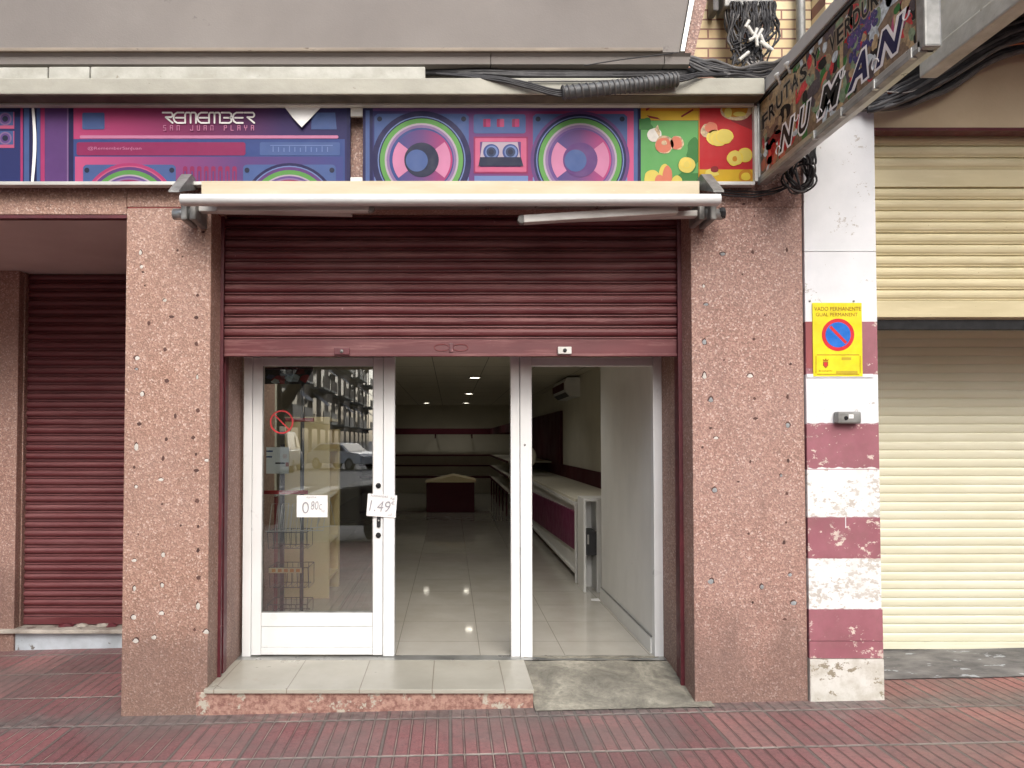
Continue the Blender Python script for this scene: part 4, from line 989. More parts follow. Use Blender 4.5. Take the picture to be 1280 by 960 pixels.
vtext('VADO PERMANENTE', 1047, 386, 58, 5, 'brown_ink'); vtext('GUAL PERMANENT', 1046, 393.2, 52, 4.4, 'brown_ink'); vtext('El Campello', 1032, 463.6, 16, 2.6, 'brown_ink')
P.rect(1052, 446.5, 1064, 450, 'gold', 1); P.rect(1045, 463.5, 1072, 467, 'gold', 1)
mb.build('plate', vs_)
for px in (1012, 1067):
    p = MB(); c = W(px, 376.5, YC); p.lathe(c, (0, -1, 0), [(.006, 0), (.006, .004), (0, .005)], 'grey_metal', 10); p.build('screw', vs_)
# intercom / key switch box
Yi = YC
kb = thing('key_switch', 'small grey metal key switch box under the yellow sign', 'switch', tuple(W(1060, 521, Yi)))
a, b = W(1046, 514.5, Yi-.04), W(1076, 529.5, Yi-.04); mb = MB(); mb.bevbox(a.x, b.x, Yi-.05, Yi-.001, b.z, a.z, 'grey_metal', .012, 3); mb.build('case', kb)
c = W(1057.5, 522.5, Yi-.05); mb = MB(); mb.lathe(c, (0, -1, 0), [(.011, 0), (.011, .004), (.004, .005), (0, .003)], 'black_hole', 14); mb.build('keyhole', kb)
c = W(1064, 520.5, Yi-.0515); mb = MB(); mb.box(c.x-.013, c.x+.013, c.y, c.y+.001, c.z-.011, c.z+.011, 'paper'); mb.box(c.x-.008, c.x+.008, c.y-.0006, c.y-.0001, c.z-.004, c.z-.001, 'pencil'); mb.build('sticker', kb)

# ================================================================== AWNING
YA = -.30
aw = thing('awning', 'folded retractable awning with cream fabric and white front bar under the signs', 'awning', (0, YA, 2.8))
xa, xb = WX(224, YA), WX(902, YA)
zfb, zft = WZ(256.5, YA), WZ(243, YA); zbk = WZ(229, -.12)
mb = MB()
# front bar profile (rounded), sagging slightly at the right as in the photo
prof = [(YA-.02, zft-.004), (YA-.032, zft-.02), (YA-.034, zfb+.02), (YA-.024, zfb+.002), (YA+.0, zfb), (YA+.03, zfb+.004), (YA+.03, zft-.002), (YA+.01, zft)]
mb.prism(prof, 'x', xa, xb, 'awning_bar', True); mb.build('front_bar', aw)
mb = MB(); vs = []
N = 40
for i in range(N+1):
    t = i/N; x = xa+.07+(xb-xa-.14)*t
    for j in range(5):
        s_ = j/4; y = YA+.01+(-.13-YA)*s_; z = zft+.002+(zbk-zft+.01)*s_ + .01*math.sin(s_*PI)+.002*mn.noise(Vector((x*4, y*9, 0)))
        xx = x+(.06 if i == 0 else -.06 if i == N else 0)*(s_-.5)*-1
        vs.append((xx, y, z))
mb.raw(vs, [(i*5+j, (i+1)*5+j, (i+1)*5+j+1, i*5+j+1) for i in range(N) for j in range(4)], 'awning_fabric', True)
mb.tube([(xa+.06, -.12, zbk-.03), (xb-.06, -.12, zbk-.03)], .04, 'awning_fabric', 14); mb.build('fabric_roll', aw)
mb = MB(); mb.bevbox(xa+.06, xb-.06, -.06, -.005, zbk-.11, zbk-.07, 'alu', .004); mb.build('support_bar', aw)
for s_, px in ((-1, 228), (1, 888)):
    c = W(px, 237, -.16); mb = MB()
    mb.prism([(-.30, zft+.012), (-.30, zft+.022), (-.12, zbk+.05), (-.02, zbk+.045), (-.02, zbk-.0)], 'x', c.x-.02 if s_ < 0 else c.x-.035, c.x+.035 if s_ < 0 else c.x+.02, 'grey_metal')
    mb.build('end_cap', aw)
def arm(pts, w_=.026, h_=.02, mat='rail'):
    m = MB()
    for (a, b, hh) in pts:
        a, b = Vector(a), Vector(b); d = (b-a).normalized(); n = d.cross(Vector((0, 1, 0))).normalized(); y = Vector((0, w_, 0))
        vs = [a+n*hh-y, a-n*hh-y, a-n*hh+y, a+n*hh+y, b+n*hh-y, b-n*hh-y, b-n*hh+y, b+n*hh+y]
        m.raw([tuple(v) for v in vs], [(0, 1, 2, 3), (7, 6, 5, 4), (0, 4, 5, 1), (1, 5, 6, 2), (2, 6, 7, 3), (3, 7, 4, 0)], mat)
    return m
m = arm([(W(250, 262, -.12), W(440, 266, -.12), .016), (W(272, 261, -.22), W(462, 260.5, -.22), .020)]); e = W(463, 261, -.22)
m.lathe((e.x, e.y+.02, e.z), (0, -1, 0), [(0, 0), (.022, 0), (.022, .04), (0, .04)], 'grey_metal', 14)
m.build('folding_arm', aw, bevel=.004)
m = arm([(W(875, 268, -.12), W(670, 274, -.12), .016), (W(846, 263, -.22), W(654, 275, -.22), .021)]); e = W(652, 275, -.22)
m.lathe((e.x, e.y+.02, e.z), (0, -1, 0), [(0, 0), (.024, 0), (.024, .04), (0, .04)], 'grey_metal', 14)
m.build('folding_arm', aw, bevel=.004, label='folding arm hanging lower than the other')
for s_, px in ((-1, 240), (1, 880)):
    c = W(px, 268, -.12); m = MB()
    m.bevbox(c.x-.045, c.x-.01, -.17, -.002, c.z-.045, c.z+.06, 'grey_metal', .012, 3); m.bevbox(c.x+.01, c.x+.045, -.19, -.002, c.z-.05, c.z+.05, 'grey_metal', .012, 3)
    m.lathe((c.x-.05*s_*-1, -.12, c.z), (1, 0, 0), [(0, -.05), (.03, -.05), (.03, .05), (0, .05)], 'alu', 16)
    m.build('bracket', aw)
c = W(898, 267, -.12); m = MB(); m.lathe(c, (1, -.3, 0), [(0, -.03), (.012, -.03), (.012, 0), (.03, .005), (.034, .02), (.028, .035), (0, .04)], 'black_plastic', 8, False); m.build('crank_knob', aw)
m = MB(); m.tube([W(800+i*6, 272+4.5*math.sin(i/8*PI)-(i*.6), -.10) for i in range(9)], .004, 'cable_grey', 6); m.build('lead', aw)

# ================================================================== CABLES
def wob(pts, amp, n, sd):
    P_ = [Vector(p) for p in pts]; out = []
    for i in range(n+1):
        t = i/n*(len(P_)-1); k = min(int(t), len(P_)-2); f = t-k
        p0, p1, p2, p3 = P_[max(k-1, 0)], P_[k], P_[k+1], P_[min(k+2, len(P_)-1)]
        q = .5*((2*p1)+(-p0+p2)*f+(2*p0-5*p1+4*p2-p3)*f*f+(-p0+3*p1-3*p2+p3)*f**3)
        out.append(q+Vector((mn.noise(Vector((t*1.3, sd, 0))), .4*mn.noise(Vector((t*1.3, sd, 3))), mn.noise(Vector((t*1.3, sd, 7)))))*amp)
    return out
cb = thing('cable_bundle', 'black cables running along the ledge above the signs with a spiral wrapped section', 'cables', tuple(W(700, 95, -.15)))
m = MB()
for i in range(7):
    m.tube(wob([W(532, 86+i, -.08), W(600, 88+i*.9, -.10), W(700, 90+i, -.10), W(850, 88+i, -.09), W(880, 80+i*2, -.06), W(960, 90+i*1.5, -.06)], .008, 60, i), random.uniform(.007, .012), 'cable', 6)
for i in range(4):
    m.tube(wob([W(545, 92, -.13), W(620, 96+i*1.5, -.2), W(660, 104+i*2, -.215), W(705, 113+i*2.4, -.225), W(760, 108+i*2, -.235), W(846, 96+i*2, -.235), W(880, 92+i, -.2), W(925, 94, -.12)], .004, 70, 20+i), .006, 'cable', 6)
m.tube(wob([W(660, 102, -.2), W(760, 101, -.2), W(830, 98, -.2), W(880, 94, -.18), W(905, 91, -.15)], .003, 40, 51), .004, 'cable_grey', 6)
m.tube(wob([W(730, 82, -.16), W(780, 74, -.17), W(830, 68, -.17), W(846, 66, -.13)], .002, 24, 71), .003, 'cable', 6)
for i in range(9):
    m.tube(wob([W(862, 72+i, -.13), W(890, 78+i*2, -.15), W(925, 84+i*1.6, -.14), W(960, 80+i*2.4, -.1), W(985, 70+i*3, 0)], .022, 30, 80+i), random.uniform(.006, .011), 'cable' if i % 3 else 'cable_grey', 6)
m.build('cable_run', cb)
m = MB(); path = wob([W(703, 116, -.232), W(760, 110, -.238), W(805, 105, -.238), W(847, 99, -.235)], .0, 40, 1)
m.tube(path, .034, 'wrap', 12)
sp = []
d = (path[-1]-path[0]); L = d.length; d.normalize(); n1 = d.orthogonal().normalized(); n2 = d.cross(n1)
for k in range(500):
    t = k/499; pt = path[min(int(t*40), 39)].lerp(path[min(int(t*40)+1, 40)], t*40-min(int(t*40), 39)); a = t*2*PI*22
    sp.append(pt+(n1*math.cos(a)+n2*math.sin(a))*.035)
m.tube(sp, .0052, 'cable_grey', 5); m.build('spiral_wrap', cb)

cc = thing('cable_coil', 'tangled coil of black cable hanging at the foot of the projecting sign', 'cables', tuple(W(1000, 215, -.12)))
m = MB()
for i in range(11):
    c = W(1001+random.uniform(-4, 4), 217+random.uniform(-5, 5), -.10-.01*i); rx, rz = random.uniform(.045, .085), random.uniform(.07, .115)
    m.tube([(c.x+rx*math.cos(a)*(1+.15*mn.noise(Vector((math.cos(a), math.sin(a), i)))), c.y+.03*math.sin(a*2+i), c.z+rz*math.sin(a)) for a in [2*PI*k/28 for k in range(28)]], random.uniform(.004, .007), 'cable' if i % 4 else 'cable_grey', 6, closed=True)
for i in range(3): m.tube(wob([W(985, 228+i*3, -.1), W(960, 238+i*3, -.05), W(930, 240+i*3, -.04), W(900, 236+i*3, -.05)], .01, 20, i), .005, 'cable', 6)
for i in range(4): m.tube(wob([W(1010+i*3, 205, -.1), W(1016+i, 185, -.06), W(1022+i*2, 165, -.04), W(1030+i*6, 150, -.03)], .012, 18, i+9), .006, 'cable', 6)
m.build('loops', cc)

cr = thing('cable_bundle', 'thick sagging black cables on the tan wall over the garage shutter', 'cables', tuple(W(1180, 110, -.05)))
m = MB()
for i in range(16):
    k = i*3.4
    m.tube(wob([W(1040, 138-k*.5, -.04-.004*i), W(1085, 136-k*.5, -.05-.003*i), W(1130, 132-k*.7, -.07), W(1185, 112-k, -.08), W(1230, 82-k*.9, -.08), W(1280, 64-k*.7, -.08), W(1360, 62-k*.6, -.08), W(1480, 66-k*.5, -.06), W(1800, 60-k*.5, -.05), W(2150, 62-k*.5, -.04)], .016, 70, 30+i), random.uniform(.009, .017), 'cable' if i % 4 else 'cable_grey', 6)
for i in range(12):
    k = i*2.6
    m.tube(wob([W(1085, 140-k*.4, -.06), W(1120, 130-k*.6, -.12), W(1165, 110-k*.8, -.14), W(1215, 80-k, -.15), W(1265, 52-k*.8, -.15), W(1320, 34-k*.5, -.14), W(1420, 30-k*.4, -.12), W(1700, 34-k*.3, -.1)], .02, 60, 130+i), random.uniform(.009, .015), 'cable' if i % 5 else 'cable_grey', 6)
m.tube(wob([W(1110, 116, -.12), W(1150, 112, -.13), W(1190, 92, -.13), W(1240, 62, -.12), W(1300, 52, -.12)], .004, 40, 77), .005, 'cable_orange', 6)
m.tube(wob([W(1090, 112, -.12), W(1140, 114, -.14), W(1200, 80, -.14), W(1260, 45, -.12), W(1320, 38, -.12)], .01, 40, 79), .004, 'cable_white', 6)
m.build('cable_run', cr)

# telecom box with hanging taps on the brick wall
YX = .78
tb = thing('telecom_box', 'grey telephone junction box with dangling cables and white taps on the brick wall', 'junction box', tuple(W(940, 10, YX)))
m = MB(); a, b = W(905, -50, YX-.14), W(968, 8, YX-.14); m.bevbox(a.x, b.x, YX-.14, YX, b.z, a.z, 'grey_metal', .015, 3)
m.bevbox(a.x-.06, a.x-.02, YX-.10, YX, W(0, 24, YX).z, a.z, 'cable_grey', .01, 2); m.build('case', tb)
m = MB(); rnd = random.Random(11)
for i in range(60):
    px = 912+rnd.random()*56; m.tube(wob([W(px, 2, YX-.12-.08*rnd.random()), W(px+rnd.uniform(-4, 4), 20, YX-.18), W(px+rnd.uniform(-9, 9), rnd.uniform(34, 50), YX-.16), W(938+rnd.uniform(-25, 25), rnd.uniform(50, 84), YX-.2)], .02, 16, i), rnd.uniform(.004, .009), rnd.choice(['cable', 'cable', 'cable', 'cable_grey']), 5)
for i in range(8):
    m.tube(wob([W(905+rnd.random()*10, 0, YX-.1), W(908+rnd.random()*8, 40, YX-.1), W(925+rnd.random()*20, 70, YX-.15), W(950, 88, YX-.3)], .03, 20, i+40), .006, rnd.choice(['cable_white', 'cable', 'cable_grey']), 5)
m.build('dangling_cables', tb)
for i, (px, py, a, ln) in enumerate(((944, 42, 70, .07), (949, 43, 60, .08), (938, 38, 120, .06), (953, 50, 110, .07), (960, 58, 140, .08), (955, 56, 140, .07), (930, 70, 40, .08), (941, 48, 30, .06), (934, 30, 60, .05), (946, 52, 95, .06))):
    c = W(px, py, YX-.24); dv = Vector((math.cos(R(a)), 0, math.sin(R(a)))); m = MB(); m.tube([c-dv*ln/2, c+dv*ln/2], .011, 'white_dirty', 8); m.build('tap', tb)
# drainpipe strip on brick wall
dp = MB(); x = WX(1003, YX); dp.tube([(x, YX-.05, 3.44), (x, YX-.05, 12.5)], .03, 'grey_metal', 12); dp.build_at('drainpipe', 'grey downpipe on the cream brick wall beside the telephone box', 'pipe', (x, YX-.05, 3.44))

# ================================================================== THINGS ON AND BEHIND THE GLASS
def note(name, label, px0, py0, px1, py1, Y, lines, tilt=0):
    c = W((px0+px1)/2, (py0+py1)/2, Y); w2 = (WX(px1, Y)-WX(px0, Y))/2; h2 = (WZ(py0, Y)-WZ(py1, Y))/2
    rot = Matrix.Rotation(tilt, 3, 'Y'); m = MB()
    N = 6; vs = []
    for i in range(N+1):
        for j in range(N+1):
            v = Vector((w2*(2*i/N-1), -.004*abs(mn.noise(Vector((i*.7, j*.7, px0))))-.001, h2*(2*j/N-1))); vs.append(c+rot@v)
    m.raw(vs, [(i*(N+1)+j, (i+1)*(N+1)+j, (i+1)*(N+1)+j+1, i*(N+1)+j+1) for i in range(N) for j in range(N)], 'paper', True)
    for (t, u, v, ww, hh, sh_) in lines:
        o = c+rot@Vector((u*w2, -.0062, v*h2)); add_text(m, t, o, rot@Vector((1, 0, 0)), rot@Vector((0, 0, 1)), 1, 'pencil', width=ww*w2*2, height=hh*h2*2, shear=sh_, offset=-.01)
    return m.build_at(name, label, 'note', tuple(c))
note('price_note', 'white handwritten price note reading 0.80 on the door glass', 371, 619, 409.5, 646.5, YD-.008, [('ajos', -.05, .82, .34, .12, .3), ('0', -.42, -.12, .22, .52, 0), ('80c', .28, .08, .36, .38, .15), ('kg', .72, -.42, .12, .12, .2)])
note('price_note', 'white handwritten price note reading 1.49 taped over the door stile', 459, 618, 495.5, 646, YD-.042, [('NARANJAS', -.2, .8, .6, .14, .2), ('1.49', -.12, -.05, .72, .48, .15), ('kg', .72, .72, .16, .16, .2), ('€', .75, .3, .12, .16, 0), ('ud', .6, -.7, .14, .12, .2)], tilt=R(4))
# red prohibition ring sticker
m = MB(); c = W(352, 527.5, YD-.0055); vs = []
for k in range(40):
    a = 2*PI*k/40
    for r_ in (.066, .076): vs.append((c.x+r_*math.cos(a), c.y, c.z+r_*math.sin(a)))
m.raw(vs, [(2*k, 2*k+1, (2*k+3) % 80, (2*k+2) % 80) for k in range(40)], 'red_plastic')
m.raw([(c.x-.05, c.y-.0003, c.z+.044), (c.x-.044, c.y-.0003, c.z+.05), (c.x+.05, c.y-.0003, c.z-.044), (c.x+.044, c.y-.0003, c.z-.05)], [(0, 1, 2, 3)], 'red_plastic')
m.build_at('prohibition_sticker', 'round red ring sticker with a slash on the door glass', 'sticker', tuple(c))
# poster at the top of the glass
m = MB(); a, b = W(331, 459, YD+.03), W(391, 480, YD+.03); m.box(a.x, b.x, YD+.03, YD+.033, b.z, a.z, 'black_ink')
P = Print(m, YD+.03, (a.x, b.x), (b.z, a.z))
for i, (px, py, r_, mt) in enumerate(((350, 475, 9, 'red_ink'), (366, 473, 9, 'pale_ink'), (338, 471, 5, 'slate'), (376, 465, 6, 'darkred'), (382, 473, 7, 'red_ink'), (355, 468, 5, 'aub'), (345, 477, 5, 'plug'))): blob(px, py, r_, mt, 1+i*.4, r_*.6, i, amt=.5)
m.build_at('poster', 'dark poster with red fruit at the top of the door glass', 'poster', tuple(a))
m = MB(); Yn = YD+.05; a, b = W(333, 559, Yn), W(361, 592, Yn); m.box(a.x, b.x, Yn, Yn+.002, b.z, a.z, 'paper')
P = Print(m, Yn, (a.x, b.x), (b.z, a.z)); P.rect(333, 563, 341, 565, 'blue', 1); P.rect(333, 570, 340, 572, 'blue', 1); P.rect(344, 578, 356, 580, 'black_ink', 1); P.rect(357, 578, 361, 583, 'salmon', 1)
m.build_at('paper_notice', 'small white notice with blue marks behind the glass under the red ring sticker', 'notice', tuple(a))
# interior furniture
Dq = 2.25
m = MB(); xa_, xb_ = WX(356, Dq), WX(412, Dq); zt_ = WZ(521, Dq)
cab = thing('display_cabinet', 'tall beige board cabinet with open side shelves behind the door glass', 'cabinet', ((xa_+xb_)/2, Dq, fz))
m.box(xa_, xb_, Dq, Dq+.02, fz, zt_, 'beige_board'); m.box(xa_, xa_+.02, Dq+.021, Dq+.6, fz, zt_, 'beige_board'); m.box(xa_+.02, xb_-.3, Dq+.58, Dq+.6, fz, zt_, 'beige_board'); m.build('carcass', cab)
m = MB(); m.box(xb_-.3, xb_, Dq+.5, Dq+.6, fz, zt_-.1, 'beige_board'); m.build('side_panel', cab)
for z in (fz+.15, .6, 1.0, 1.4, zt_-.03):
    m = MB(); m.box(xa_+.021, xb_-.002, Dq+.021, Dq+.5, z, z+.02, 'beige_board'); m.build('shelf', cab)
m = MB(); m.bevbox(WX(331, 1.55)+.0, WX(347, 1.55), 1.5, 1.58, fz, WZ(620, 1.55), 'red_wall', .004); m.bevbox(WX(331, 1.55), WX(347, 1.55)+.01, 1.48, 1.6, WZ(620, 1.55)+.001, WZ(616, 1.55), 'int_white', .003)
m.build_at('counter', 'low red counter end at the left behind the door glass', 'counter', (WX(339, 1.55), 1.55, fz))
# black rack with wire baskets
YR = 1.0
rk = thing('wire_rack', 'black pole rack with hanging wire baskets behind the door glass', 'rack', (WX(377, YR), YR, fz))
m = MB(); x = WX(377.5, YR); m.bevbox(x-.012, x+.012, YR, YR+.024, fz, WZ(470, YR), 'black_wire', .003); x2 = WX(353, YR+.2); m.bevbox(x2-.014, x2+.014, YR+.2, YR+.228, fz, WZ(555, YR+.2), 'black_wire', .003); m.bevbox(x2-.2, x+.15, YR+.03, YR+.05, fz, fz+.03, 'black_wire', .003); m.build('pole', rk)
for (pa, pb, yt, yb, mt) in ((348, 394, 702, 727, 'black_wire'), (346, 393, 746, 760, 'black_wire'), (346, 392, 660, 680, 'black_wire')):
    m = MB(); x0, x1 = WX(pa, YR), WX(pb, YR); z0, z1 = WZ(yb, YR), WZ(yt, YR); ya, yb_ = YR-.02, YR-.24; r_ = .0022
    for z, s_ in ((z1, 0), (z0, .02)): m.tube([(x0+s_, ya, z), (x1-s_, ya, z), (x1-s_, yb_+s_*2, z), (x0+s_, yb_+s_*2, z)], r_*1.3, mt, 5, closed=True)
    for i in range(8): x = x0+(x1-x0)*i/7; m.tube([(x, yb_, z1), (x, yb_+.03, z0), (x, ya, z0), (x, ya, z1)], r_, mt, 4)
    if yt == 702:
        m.box(x0, x1-.04, yb_-.003, yb_-.001, z1-.035, z1, 'beige_board')
        for q in range(5): m.box(x0+.02+q*.04, x0+.045+q*.04, yb_-.004, yb_-.0031, z1-.028, z1-.008, 'orange_print')
    m.build('basket', rk)
# red shelf edges
m = MB(); z = WZ(525, YR)
for (pa, pb, yy) in ((360, 395, 525), (331, 388, 614)):
    m = MB(); m.bevbox(WX(pa, YR), WX(pb, YR), YR-.1, YR-.07, WZ(yy+2.5, YR), WZ(yy-2, YR), 'red_plastic', .003); m.build('price_rail', rk)
# white wire holder hung on the glass
hw = thing('wire_holder', 'white wire bag holder hanging behind the door glass', 'rack', (WX(375, .66), .66, WZ(645, .66)))
m = MB(); Yw = .70
m.tube([W(332, 664, Yw), W(404, 663, Yw), W(408, 628, Yw)], .0032, 'white_wire', 5); m.tube([W(388, 660, Yw-.03), W(419, 657, Yw-.03), W(413, 627, Yw), W(409, 627, Yw), W(396, 657, Yw)], .003, 'white_wire', 5)
for i in range(5):
    px = 336+i*13; m.tube([W(px, 664, Yw), W(px+4, 630, Yw+.05*(i % 2)), W(px+12, 629, Yw+.1), W(px+8, 664, Yw)], .0028, 'white_wire', 5)
for k in range(14): m.tube([W(344+k*2.4, 663, Yw+.02), W(347+k*2.4, 632, Yw+.04)], .0014, 'white_wire', 4)
m.build('wires', hw)

# right: long counter, maroon backsplash and canopy
YK = 2.95
ct = thing('shop_counter', 'long white serving counter with purple front panel along the right wall', 'counter', (1.5, YK, fz))
m = MB(); m.bevbox(1.20, 1.79, YK+.02, 11.0, .86, .90, 'int_white', .004); m.box(1.24, 1.78, YK+.03, 10.98, .2, .858, 'int_white'); m.box(1.27, 1.78, YK+.05, 10.95, fz+.001, .2, 'dark_maroon'); m.bevbox(1.20, 1.79, YK-.03, YK+.018, fz, .895, 'int_white', .004); m.build('body', ct)
m = MB(); m.prism([(YK+.0, .43), (YK+.0, .80), (YK+6.4, .66), (YK+6.4, .25)], 'x', 1.215, 1.238, 'purple_panel'); m.box(1.21, 1.239, YK, YK+7.9, .20, .225, 'int_white'); m.build('front_panel', ct)
m = MB(); m.box(1.205, 1.78, YK+.04, 10.9, .902, .93, 'int_wall'); m.build('worktop', ct)
bs = MB(); bs.box(1.76, 1.797, 2.4, 7.5, .93, 1.115, 'dark_maroon'); bs.box(1.755, 1.797, 7.5, 11.5, .93, 1.97, 'dark_maroon'); bs.build_at('backsplash', 'dark maroon wall panel stepping up behind the serving counter', 'wall panel', (1.78, 7, .93))
# white stand with dark drawer
st = thing('drawer_stand', 'narrow white stand with a dark drawer between the counter and the white side wall', 'stand', (1.33, 2.45, fz))
m = MB(); x0, x1 = WX(729, 2.5), WX(748, 2.5); z1_ = WZ(627, 2.5); m.box(x0, x0+.02, 2.5, 2.8, fz, z1_, 'int_white'); m.box(x1-.02, x1+.1, 2.5, 2.8, fz, z1_, 'int_white'); m.box(x0, x1+.1, 2.5, 2.8, z1_+.001, z1_+.03, 'int_white'); m.box(x0+.021, x1-.021, 2.75, 2.8, fz, z1_-.02, 'int_white'); m.build('body', st)
m = MB(); m.bevbox(x0+.022, x1-.022, 2.49, 2.74, WZ(694, 2.5), WZ(664, 2.5), 'black_plastic', .004); m.build('drawer', st)
m = MB(); m.bevbox(x0+.03, x0+.045, 2.478, 2.489, WZ(680, 2.5), WZ(668, 2.5), 'alu', .003); m.build('handle', st)
m = MB(); c = W(750, 754, .0+2.1); m.raw([(1.2, 2.15, fz+.002), (1.275, 2.12, fz+.004), (1.27, 2.2, fz+.012), (1.21, 2.22, fz+.003)], [(0, 1, 2, 3)], 'paper'); m.build_at('paper_scrap', 'scrap of white paper on the floor beside the skirting', 'litter', (1.23, 2.17, fz))
# air conditioner
ac = thing('air_conditioner', 'white wall air conditioner above the serving counter', 'air conditioner', (1.7, 6.3, 2.2))
m = MB(); m.prism([(1.80, 2.37), (1.62, 2.37), (1.58, 2.30), (1.60, 2.17), (1.66, 2.11), (1.80, 2.10)], 'y', 5.95, 7.1, 'int_white'); m.build('body', ac, bevel=.01)
m = MB(); m.raw([(1.598, 5.99, 2.165), (1.598, 7.06, 2.165), (1.655, 7.06, 2.109), (1.655, 5.99, 2.109)], [(0, 1, 2, 3)], 'black_plastic'); m.box(1.573, 1.58, 6.0, 7.05, 2.20, 2.30, 'dark_maroon'); m.build('louvre', ac)
# back wall shelving
bk = thing('wall_shelving', 'dark edged shelving with a maroon canopy along the back of the sales room', 'shelving', (-.3, 14.2, fz))
YQ = 14.0
m = MB(); z0, z1_ = WZ(543, YQ), WZ(535.5, YQ); m.box(-2.28, 1.02, YQ, YQ+.03, z0, z1_, 'dark_maroon')
m.prism([(1.0, YQ), (1.02, YQ+.02), (1.05, 7.5), (1.03, 7.5)], 'z', z0, z1_, 'dark_maroon'); m.box(1.0, 1.78, YQ-.4, YQ-.37, z0, z1_, 'dark_maroon'); m.build('canopy', bk)
for pyy in (569, 582, 596):
    m = MB(); z = WZ(pyy, YQ+.1); m.box(-2.28, 1.0, YQ+.1, YQ+.7, z-.012, z+.012, 'int_wall'); m.box(-2.28, 1.0, YQ+.07, YQ+.099, z-(.03 if pyy > 590 else .018), z+.02, 'dark_maroon')
    m.box(1.0, 1.78, 8.5, YQ+.09, z-.012, z+.012, 'int_wall'); m.box(.98, .999, 8.5, YQ+.09, z-.02, z+.02, 'dark_maroon'); m.build('shelf', bk)
for i in range(6):
    m = MB(); y = 9.0+i*.95; m.box(1.0, 1.03, y, y+.05, fz, WZ(597, YQ+.1)-.02, 'dark_maroon'); m.build('upright', bk)
for px in (544, 590):
    m = MB(); x = WX(px, YQ); m.prism([(YQ+.03, z0), (YQ+.03, z0-.1), (YQ+.6, z0-.02), (YQ+.6, z0)], 'x', x-.015, x+.015, 'dark_maroon'); m.build('bracket', bk)
# gondola
YGd = 9.7
gd = thing('display_bin', 'low dark maroon display bin with sloping top in the middle of the floor', 'bin', (.0, YGd, fz))
x0, x1 = WX(533, YGd), WX(593, YGd); m = MB(); m.bevbox(x0, x1, YGd, YGd+.9, fz, WZ(603, YGd), 'dark_maroon', .01)
m.build('body', gd)
zz = WZ(603, YGd); m = MB(); xm = WX(567, YGd); m.prism([(x0-.03, zz+.002), (xm, zz+.13), (x1+.03, zz+.04), (x1+.03, zz+.002)], 'y', YGd-.02, YGd+.9, 'beige_board'); m.build('sloped_top', gd)
# round fan-like dish seen at the counter edge
m = MB(); c = W(666, 570, 7.2); m.lathe((WX(655, 7.2), 7.2, WZ(571, 7.2)), (0, -1, 0), [(0, 0), (.19, 0), (.19, .03), (.16, .05), (0, .03)], 'int_wall', 28); m.tube([(WX(655, 7.2), 7.22, .93), (WX(655, 7.2), 7.22, WZ(571, 7.2))], .02, 'grey_metal', 10)
m.build_at('round_mirror', 'round pale disc on a stem standing on the far end of the counter', 'mirror', (WX(655, 7.2), 7.2, .93))
# ceiling lights
lights = []
dl = thing('ceiling_light', 'recessed ceiling spot', 'ceiling light', (.35, 6.3, 2.399), 'recessed spots in the shop ceiling')
m = MB(); m.lathe((.35, 6.3, 2.400), (0, 0, -1), [(.10, 0), (.10, .008), (.075, .010), (.075, .002)], 'int_white', 24); m.build('trim_ring', dl)
m = MB(); m.lathe((.35, 6.3, 2.395), (0, 0, -1), [(.074, 0), (.0, .0005)], 'lamp_glow', 24); m.build('lens', dl)
for (x, y, lb) in ((.36, 9.9, 'second recessed spot from the door, on the right of the doorway view'), (.38, 13.4, 'far right recessed spot near the back wall'), (-.58, 13.4, 'far left recessed spot near the back wall')):
    r = dl.copy(); COL.objects.link(r); r.location = (x, y, 2.399); r['label'] = lb
    for ch in list(dl.children): c_ = ch.copy(); COL.objects.link(c_); c_.parent = r
for (x, y, lb) in ((.36, 2.9, 'added unseen ceiling spot just inside the doorway, brightening the front of the room'), (-.75, 1.5, 'added unseen ceiling spot brightening the window display')):  # two added, unseen spots that brighten the doorway and the window display
    r = dl.copy(); COL.objects.link(r); r.location = (x, y, 2.399); r['label'] = lb
    for ch in list(dl.children): c_ = ch.copy(); COL.objects.link(c_); c_.parent = r
for (x, y, en) in ((.36, 2.9, 15), (-.75, 1.5, 9), (.35, 6.3, 4.5), (.36, 9.9, 3.5), (.38, 13.4, 2.5), (-.58, 13.4, 2.5)):  # the first two lamps serve the added, unseen spots
    ld = bpy.data.lights.new('spot_lamp', 'SPOT'); ld.energy = en; ld.spot_size = R(150); ld.spot_blend = .6; ld.color = (1, .96, .9); ld.shadow_soft_size = .06
    lo = bpy.data.objects.new('spot_lamp', ld); COL.objects.link(lo); lo.location = (x, y, 2.37)
dl['label'] = 'nearest recessed ceiling spot seen through the open doorway'

